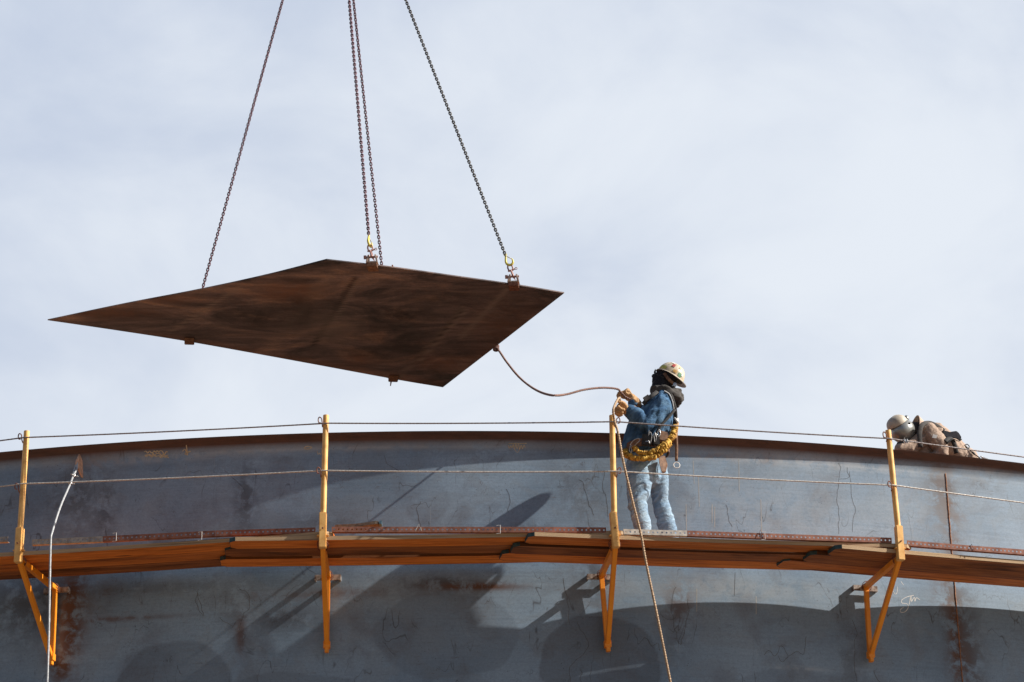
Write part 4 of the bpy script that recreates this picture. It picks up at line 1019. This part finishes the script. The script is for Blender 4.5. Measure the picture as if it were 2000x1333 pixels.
b.add(vs, [(q*4+k, ((q+1) % n)*4+k, ((q+1) % n)*4+(k+1) % 4, q*4+(k+1) % 4) for q in range(n) for k in range(4)])
b.build('brim', M['beigehat'], hat, smooth='auto')
def dpatch(ga, za, w, h, mat, name='sticker', lab=None):
    b = MB(); vs = []
    for i in range(5):
        for q in range(5):
            g_ = ga+(q/4-.5)*w; t = za+(i/4-.5)*h; k_ = cos(t)**.8; e_ = 1.035
            vs.append(hcen+(hb*.138*cos(g_)*k_+hl_*.118*sin(g_)*k_+hx*.138*sin(t))*e_)
    b.add(vs, [(i*5+q, i*5+q+1, i*5+q+6, i*5+q+5) for i in range(4) for q in range(4)]); o = b.build(name, mat, hat, smooth=True)
    if lab: o['label'] = lab
stM = {n_: simple('sticker_'+n_, c1, c2, 60, .5) for n_, c1, c2 in (('yellow', (.5, .5, .1), (.65, .62, .2)), ('red', (.35, .05, .05), (.5, .12, .1)), ('green', (.08, .22, .12), (.15, .35, .2)), ('white', (.6, .6, .6), (.8, .8, .8)), ('orange', (.45, .25, .06), (.55, .35, .12)))}
cg = atan2((V((0, -1, -.3))).dot(hl_), V((0, -1, -.3)).dot(hb))    # side facing the camera
sgn = 1 if (hl_*sin(cg+.9)+hb*cos(cg+.9)).x < 0 else -1
dpatch(cg+sgn*.95, .22, .62, .26, stM['yellow'], lab='bright yellow sticker strip'); dpatch(cg+sgn*.25, .65, .26, .3, stM['red'], lab='red sticker'); dpatch(cg-sgn*.5, .2, .3, .3, stM['green'], lab='green sticker')
dpatch(cg-sgn*.7, .32, .16, .2, stM['white'], lab='white sticker'); dpatch(cg-sgn*.05, .25, .3, .22, stM['orange'], lab='orange sticker'); dpatch(cg+sgn*.5, .95, .4, .16, stM['white']); dpatch(cg-sgn*.35, .75, .22, .2, stM['orange'])
b = MB(); s0 = A1(1297, 729, -.095); s1 = A1(1306, 741, -.11); s2 = A1(1317, 751, -.085)
b.tube(spline([s0, s1, s2], 5), .016, 8, ref=(0, -1, 0), flat=.3); b.build('headband', M['brownleather'], hat, smooth=True)
b = MB(); kc = A1(1318, 752, -.085); b.tube([kc+V((0, -.012, 0)), kc+V((0, .006, 0))], .019, 14); b.build('ratchet_knob', M['bright'], hat, smooth='auto')
# glasses
b = MB(); b.tube([A1(1280, 731, -.085), A1(1288, 734, -.1), A1(1297, 739, -.1)], .0035, 6)
g0 = hc+hf*.118+hu*.02
b.tube([g0+hs*.055, g0+hf*.008, g0-hs*.055], .004, 6)
gl_ = b.build('safety_glasses', M['webbing'], p1, smooth=True)
b = MB()
for s_ in (-1, 1): b.ball(g0+hs*.03*s_-hu*.012, (.006, .026, .02), 12, 8, HM)
b.build('lens', M['lens'], gl_, smooth=True)
# gloves gripping the rope
b = MB(); hand(b, wrN+dN*.02, dN, (.1, -.55, -.8), (-.1, -.6, .8), (62, 58, 60, 64), 1.18, (.75, .6, -.1), 1.25); b.limb([wrN-dN*.03, wrN+dN*.03], [.058, .047], 16)
b.build('glove', M['leather'], p1, fuse=(.0045, 2), disp=folds(.004, 22, seed=1)); 
b = MB(); hand(b, wrF+dF*.02, dF, (-.8, -.3, -.5), (.1, .9, .3), (50, 78, 80, 84), 1.18, (.8, .3, .1), 1.25); b.limb([wrF-dF*.03, wrF+dF*.03], [.054, .046], 16)
b.build('glove', M['leather'], p1, fuse=(.0045, 2), disp=folds(.004, 22, seed=2))
# harness straps
def strap(pts, w, mat, name, par=p1, t=.25, ref=None, k=5):
    b = MB(); P = spline(pts, k)
    if ref is None: b.tube(P, w/2, 8, ref=(0, -1, .2), flat=t)
    else: b.tube(P, w/2, 8, ref=ref, flat=t)
    return b.build(name, mat, par, smooth=True)
strap([A1(1288, 770, -.13), A1(1297, 764, -.135), A1(1308, 770, -.15), A1(1314, 785, -.17), A1(1318, 800, -.15), A1(1319, 818, -.12), A1(1316, 835, -.1), A1(1312, 850, -.1)], .042, M['webbing'], 'harness_strap')
strap([A1(1256, 790, -.17), A1(1265, 780, -.2), A1(1276, 771, -.2), A1(1284, 765, -.14)], .045, M['webbing'], 'harness_strap')
strap([A1(1318, 800, -.16), A1(1306, 815, -.2), A1(1292, 830, -.225), A1(1283, 845, -.23), A1(1276, 860, -.22)], .03, M['webbing'], 'harness_strap')
b = MB(); P = spline([A1(1298, 764, -.16), A1(1307, 770, -.17), A1(1313, 783, -.185), A1(1316, 798, -.18)], 6)
for i, q in enumerate(P[::1]): b.ball(q, .006, 6, 4)
b.build('beaded_cord', M['white'], p1, smooth=True)
b = MB(); c = A1(1263, 778, -.235); b.box(c, (.026, 0, .018), (0, .008, 0), (-.012, 0, .02)); b.build('buckle', M['hoodie'], p1, bevel=.003)
# belt, radio, pouches, carabiners
def beltpt(g_, dz=0, ex=0.): c = A1(1263, 884); return c+fa*(.212+ex)*cos(g_)+sa*(.222+ex)*sin(g_)+V((0, 0, dz))
b = MB(); b.tube([beltpt(2*pi*i/36, .035) for i in range(36)], .045, 8, closed=True, ref=(0, 0, 1), flat=1.0); 
for v_ in b.v: pass
b = MB(); vs = []
for i in range(40):
    g_ = 2*pi*i/40
    for ex, dz in ((0, -.02), (.008, -.02), (.008, .055), (0, .055)): vs.append(beltpt(g_, dz+.006*sin(g_*3), ex))
b.add(vs, [(q*4+k, ((q+1) % 40)*4+k, ((q+1) % 40)*4+(k+1) % 4, q*4+(k+1) % 4) for q in range(40) for k in range(4)]); b.build('tool_belt', M['brownleather'], p1, smooth='auto')
yn = -.245
b = MB(); c = A1(1263, 860, yn-.02); b.box(c, (.044, -.008, -.006), (0, .024, 0), (.006, 0, .055)); b.box(c+V((0, -.028, .01)), (.034, -.006, 0), (0, .006, 0), (0, 0, .026)); rd = b.build('radio', M['dark'], p1, bevel=.007)
b = MB(); b.box(c+V((.0, -.037, -.026)), (.014, -.003, 0), (0, .002, 0), (0, 0, .005)); b.tube([c+V((.02, 0, .05)), c+V((.026, -.005, .095))], .006, 6); b.build('radio_badge', M['bright'], rd)
b = MB(); c = A1(1281, 862, yn-.005); b.box(c, (.035, 0, -.01), (0, .03, 0), (.0, 0, .05)); b.build('tool_pouch', M['webbing'], p1, bevel=.01)
b = MB(); c = A1(1295, 855, yn+.04); b.box(c, (.045, 0.01, -.01), (0, .04, 0), (.01, 0, .052)); b.build('tool_pouch', M['brownleather'], p1, bevel=.012)
b = MB(); b.prism([A1(1286, 893, -.20), A1(1298, 889, -.17), A1(1303, 905, -.16), A1(1299, 921, -.16), A1(1292, 922, -.19), A1(1288, 908, -.2)], (.01, .05, 0)); b.build('tool_pouch', M['brownleather'], p1, bevel=.006)
def carab(pts, r, par=p1, mat='bright', name='carabiner'): b = MB(); P = spline(pts+[pts[0]], 4)[:-1]; b.tube(P, r, 6, closed=True); return b.build(name, M[mat], par, smooth=True)
carab([A1(1231, 869, yn), A1(1237, 861, yn-.01), A1(1246, 857, yn-.02), A1(1250, 860, yn-.02), A1(1244, 866, yn-.02), A1(1237, 873, yn)], .004)
carab([A1(1229, 880, yn+.03), A1(1231, 872, yn+.02), A1(1234, 878, yn+.01), A1(1233, 885, yn+.02)], .005)
carab([A1(1266, 852, yn-.05), A1(1270, 844, yn-.05), A1(1273, 852, yn-.04), A1(1270, 866, yn-.05), A1(1267, 862, yn-.05)], .003)
carab([A1(1283, 848, yn-.03), A1(1287, 839, yn-.02), A1(1290, 846, yn-.02), A1(1287, 853, yn-.03)], .003)
carab([A1(1277, 850, yn-.04), A1(1279, 845, yn-.04), A1(1282, 855, yn-.04), A1(1279, 864, yn-.04)], .0028)
# yellow stretch lanyard
def ruff(pts, r, seed):
    P = spline(pts, 26); b = MB(); rs = random.Random(seed); ph_ = 0; rad = []
    for i in range(len(P)):
        ph_ += rs.uniform(.55, .95); rad.append(r*(.80+.36*sin(ph_)+rs.uniform(-.18, .14)))
    P = [q+V((noise.noise(V((i*.3, seed, 0))), noise.noise(V((i*.3, seed, 5))), noise.noise(V((i*.3, seed, 9)))))*.008 for i, q in enumerate(P)]
    P = [q+V((rs.uniform(-1, 1), rs.uniform(-1, 1), rs.uniform(-1, 1)))*.0035 for q in P]
    b.tube(P, rad, 12); return b
la = ruff([A1(1222, 882, -.12), A1(1224, 889, -.2), A1(1237, 895, -.26), A1(1253, 896, -.29), A1(1270, 894, -.295), A1(1287, 887, -.28), A1(1300, 877, -.25), A1(1309, 866, -.2)], .027, 3)
lb_ = ruff([A1(1238, 874, -.235), A1(1246, 882, -.27), A1(1258, 886, -.29), A1(1272, 884, -.30), A1(1285, 877, -.29), A1(1293, 870, -.27)], .023, 5)
lc = ruff([A1(1290, 876, -.28), A1(1299, 869, -.26), A1(1308, 862, -.22), A1(1314, 850, -.17), A1(1317, 836, -.13)], .030, 8)
la.add(lb_.v, lb_.f); la.build('shock_lanyard', M['lanyard'], p1, smooth=True); lc.build('shock_lanyard', M['lanyard'], p1, smooth=True)
strap([A1(1316, 856, -.16), A1(1319, 842, -.13), A1(1321, 826, -.1)], .05, M['leather'], 'lanyard_sleeve')
b = MB(); b.ball(A1(1321, 820, -.11), (.022, .016, .024), 10, 8); b.tube([A1(1317, 816, -.12), A1(1325, 826, -.12)], .011, 8); b.build('swivel', M['white'], p1, smooth=True)
b = MB(); P = [A1(1322, 826, -.1), A1(1321, 850, -.12), A1(1321.5, 875, -.12), A1(1321, 901, -.12)]
st_ = MB(); st_.tube(spline(P, 4), .014, 8, ref=(0, -1, 0), flat=.25); ls = st_.build('hanging_strap', M['brownleather'], p1, smooth=True)
b = MB(); b.ring(A1(1321.5, 909, -.12), (0.1, -1, .1), .030, .005, 24, 8); b.build('end_ring', M['white'], ls, smooth=True)

# ---------------------------------------------------------------- inner walkway for the second person
a2 = phi_of(onwall(1820, 880)); T2 = V((cos(a2), sin(a2), 0)); O2 = V((sin(a2), -cos(a2), 0))
ip = cyl(a2, -.42, RIM-.62)
plank('scaffold_plank', ip-T2*1.5-O2*.02, ip+T2*1.5-O2*.02, O2, .6, .04, M['plank_c'], 'hidden inner plank behind the rim under the kneeling welder', 'wooden walkway planks', .04, None, seed=31)
# ---------------------------------------------------------------- bent-over welder
y2 = .86
p2 = empty('person', onwall(1840, 905, -.40), 'person in tan jacket and silver welding mask bending over behind the tank rim', 'person')
def A2(x, y, dy=0.): return onwall(x, y, -.40-dy)
hd = A2(1762, 838, -.05)
mu = V((-.48, -.38, .79)).normalized()           # crown direction
mf = V((-.35, -.25, -.9)); mf = (mf-mu*mf.dot(mu)).normalized(); ms_ = mu.cross(mf)
shl, ell, wrl = A2(1822, 846, -.17), A2(1838, 893, -.16), A2(1796, 905, -.08)
shr, elr, wrr = A2(1806, 848, .18), A2(1776, 880, .02), A2(1752, 892, .02)
hip = A2(1880, 905, .10)
TA = (A2(1812, 846)-hip).normalized(); TS = V((.15, 1, 0)); TS = (TS-TA*TS.dot(TA)).normalized(); TF = TA.cross(TS)
kz = RIM-.58
body = MB(); ch = A2(1816, 850)
loft(body, [(hip, TS*.14, TF*.11), (hip.lerp(ch, .5), TS*.14, TF*.11), (ch, TS*.17, TF*.11), (A2(1804, 842), TS*.10, TF*.08)])
body.limb([A2(1806, 842), hd], [.055, .055]); body.ball(hd, (.075, .09, .11), M=Matrix((ms_, mf, mu)).transposed()); body.ball(hd+mf*.05-mu*.04, (.052, .055, .05), M=Matrix((ms_, mf, mu)).transposed())
body.limb([hd+mf*.10-mu*.0, hd+mf*.115-mu*.03], [.01, .014], 8)
for s_ in (-1, 1): body.ball(hd+ms_*.078*s_, (.01, .02, .028), 8, 6, Matrix((ms_, mf, mu)).transposed())
for q in ((shl, ell, wrl), (shr, elr, wrr)): body.limb(list(q), [.05, .04, .028])
for sy in (-.1, .12):
    h_ = hip-O2*sy; k_ = hip-O2*sy-T2*.30; k_.z = kz+.07; f_ = hip-O2*sy+T2*.12; f_.z = kz+.06
    body.limb([h_, k_, f_], [.085, .055, .04]); body.limb([f_, f_+T2*.12], [.035, .03])
body.build('body', M['skin'], p2, fuse=(.011, 2))
b = MB()
loft(b, [(hip+TA*.02, TS*.185, TF*.15), (hip.lerp(ch, .5), TS*.19, TF*.155), (ch, TS*.21, TF*.15), (A2(1808, 843), TS*.16, TF*.12), (A2(1797, 842), TS*.10, TF*.10)])
b.limb([A2(1813, 842, -.15), shl.lerp(ell, .5)+V((.015, 0, .02)), ell+V((0, 0, .02)), ell.lerp(wrl, .6), wrl], [.085, .10, .085, .065, .05], 18)
b.limb([shr, elr, wrr], [.085, .075, .05], 16)
b.limb([A2(1797, 862, -.1), A2(1775, 877, -.1), A2(1757, 876, -.12)], [.075, .07, .05], 16)
b.limb([A2(1812, 862, -.02), A2(1802, 892, -.02)], [.10, .10], 16)
b.build('jacket', M['tanjacket'], p2, fuse=(.0085, 3), disp=lambda p, n_: kfold(p+V((2, 0, 0)), n_)*.8+.005*ridge(V(((p.x+.5*p.z)*11, p.y*7, (p.z-.3*p.x)*3)))-.003)
b = MB()
for sy in (-.1, .12):
    h_ = hip-O2*sy; k_ = hip-O2*sy-T2*.30; k_.z = kz+.085; f_ = hip-O2*sy+T2*.10; f_.z = kz+.075; b.limb([h_, h_.lerp(k_, .5), k_, f_], [.12, .10, .08, .06], 18)
b.limb([hip+TA*.05, hip-TA*.08], [.16, .15], 18); b.build('trousers', M['tanjacket'], p2, fuse=(.011, 3), disp=folds(.01, 6, seed=3))
for sy in (-.1, .12):
    f_ = hip-O2*sy+T2*.12; f_.z = kz+.055; b = MB(); b.limb([f_-T2*.02, f_+T2*.14], [.05, .042], 14); b.build('boot', M['boot'], p2, smooth=True)
for w_, d_ in ((wrl, V((-.9, -.2, -.3))), (wrr, V((-.8, -.2, -.5)))):
    b = MB(); hand(b, w_, d_, (.0, -.2, -1), (0, -1, .1), (40, 45, 45, 50), 1.15, thick=1.2); b.build('glove', M['leather'], p2, fuse=(.006, 1))
# collar
b = MB(); P = []
cc2 = A2(1792, 842, -.02); cn = (A2(1808, 846)-A2(1780, 839)).normalized(); c_a = V((0, 0, 1)); c_a = (c_a-cn*c_a.dot(cn)).normalized(); c_b = cn.cross(c_a); vs = []
for i in range(25):
    g_ = 2*pi*i/24
    for k_, (rr, ll) in enumerate(((.10, .03), (.135, -.035), (.128, -.038), (.092, .03))): vs.append(cc2+(c_a*cos(g_)*1.1+c_b*sin(g_))*(rr+.012*sin(g_*3))+cn*ll)
b.add(vs, [(i*4+k, (i+1)*4+k, (i+1)*4+(k+1) % 4, i*4+(k+1) % 4) for i in range(24) for k in range(4)]); b.build('collar', M['tanjacket'], p2, smooth='auto')
b = MB(); b.limb([A2(1796, 845, -.02), A2(1778, 842, -.03)], [.10, .085], 16); b.build('neck_cloth', M['hoodie'], p2, fuse=(.01, 1), disp=folds(.008, 9, seed=6))
# mask, hat
MM = Matrix((ms_, mf, mu)).transposed()
b = MB(); vs = []; n = 28; m = 12
mc = A2(1763, 842, -.05)
b.ball(mc, (.124, .136, .122), 28, 18, MM)
b.limb([mc+mf*.03-mu*.05, mc+mf*.06-mu*.09], [.10, .07], 18)
mask = b.build('welding_mask', M['maskgrey'], p2, fuse=(.007, 4))
b = MB(); lc_ = A2(1763, 866, -.13); b.box(lc_, (.055, 0, .022), (.01, .03, .0), (-.006, 0, .018)); b.build('mask_lens', M['dark'], mask, bevel=.006)
b = MB(); b.tube([A2(1776, 828, -.17), A2(1775, 828, -.15)], .014, 10); b.build('mask_pivot', M['dark'], mask)
b = MB(); dc = A2(1752.5, 829.5, -.06); dome(b, dc, mu, mf, ms_, .112, .112, .092, th=.005)
hat2 = b.build('hard_hat', M['beigehat'], p2, smooth='auto')
b = MB(); b.ball(A2(1770, 820, .02), (.03, .05, .045), 14, 10); b.build('hat_ridge', M['maskgrey'], hat2, smooth=True)
# harness strap, flap, patch, lanyard
def strap2(pts, w, mat, name, par=p2, t=.25, ref=(0, -.5, 1)):
    b = MB(); b.tube(spline(pts, 5), w/2, 8, ref=ref, flat=t); return b.build(name, mat, par, smooth=True)
strap2([A2(1798, 874, -.28), A2(1796, 852, -.28), A2(1798, 836, -.26), A2(1804, 828, -.22), A2(1815, 826, -.18), A2(1828, 831, -.16), A2(1844, 842, -.18)], .05, M['hoodie'], 'harness_strap', t=.3, ref=(0, -1, .2))
b = MB(); b.prism([A2(*q, -.22) for q in ((1842, 840), (1855, 844), (1868, 842), (1873, 846), (1878, 854), (1876, 861), (1869, 857), (1861, 855), (1850, 855), (1842, 850))], (.0, .035, .01)); b.build('harness_flap', M['black'], p2, bevel=.004)
strap2([A2(1845, 862, -.27), A2(1856, 857, -.25), A2(1864, 868, -.25), A2(1868, 886, -.22)], .05, M['webbing'], 'harness_strap', t=.3, ref=(0, -1, .2))
strap2([A2(1848, 868, -.27), A2(1860, 858, -.27), A2(1872, 862, -.25), A2(1877, 858, -.24)], .03, M['webbing'], 'harness_strap')
b = MB(); pc = A2(1825.5, 853, -.29); b.box(pc, (.022, 0, -.004), (0, .004, 0), (.008, 0, .018)); b.build('sleeve_patch', M['white'], p2, bevel=.002)
ln = empty('fall_lanyard', A2(1912, 893, -.1), 'thin dark fall-arrest line with clips running from the welder back over the rim', 'lanyard')
b = MB(); b.tube(spline([A2(1864, 858, -.05), A2(1875, 866, -.07), A2(1888, 874, -.1), A2(1900, 885, -.13), A2(1914, 895, -.16)], 5), .006, 6); b.build('line', M['webbing'], ln, smooth=True)
carab([A2(1883, 872, -.1), A2(1888, 868, -.1), A2(1893, 872, -.1), A2(1891, 877, -.1), A2(1886, 876, -.1)], .005, ln, 'dark', 'snap_hook'); 
b = MB(); b.limb([A2(1900, 884, -.13), A2(1903, 887, -.13)], [.012, .012], 8); b.limb([A2(1884, 871, -.1), A2(1888, 875, -.1)], [.012, .012], 8); b.build('ferrule', M['dark'], ln, smooth=True)
b = MB(); b.limb([A2(1916, 892, -.16), A2(1922, 897, -.16)], [.007, .007], 8); b.build('anchor_clip', M['bright'], ln, smooth=True)
b = MB(); b.box(A2(1924, 896, -.2), (.03, 0, -.012), (0, .01, 0), (.002, 0, .006)); b.build('anchor_tab', M['white'], ln, bevel=.002)
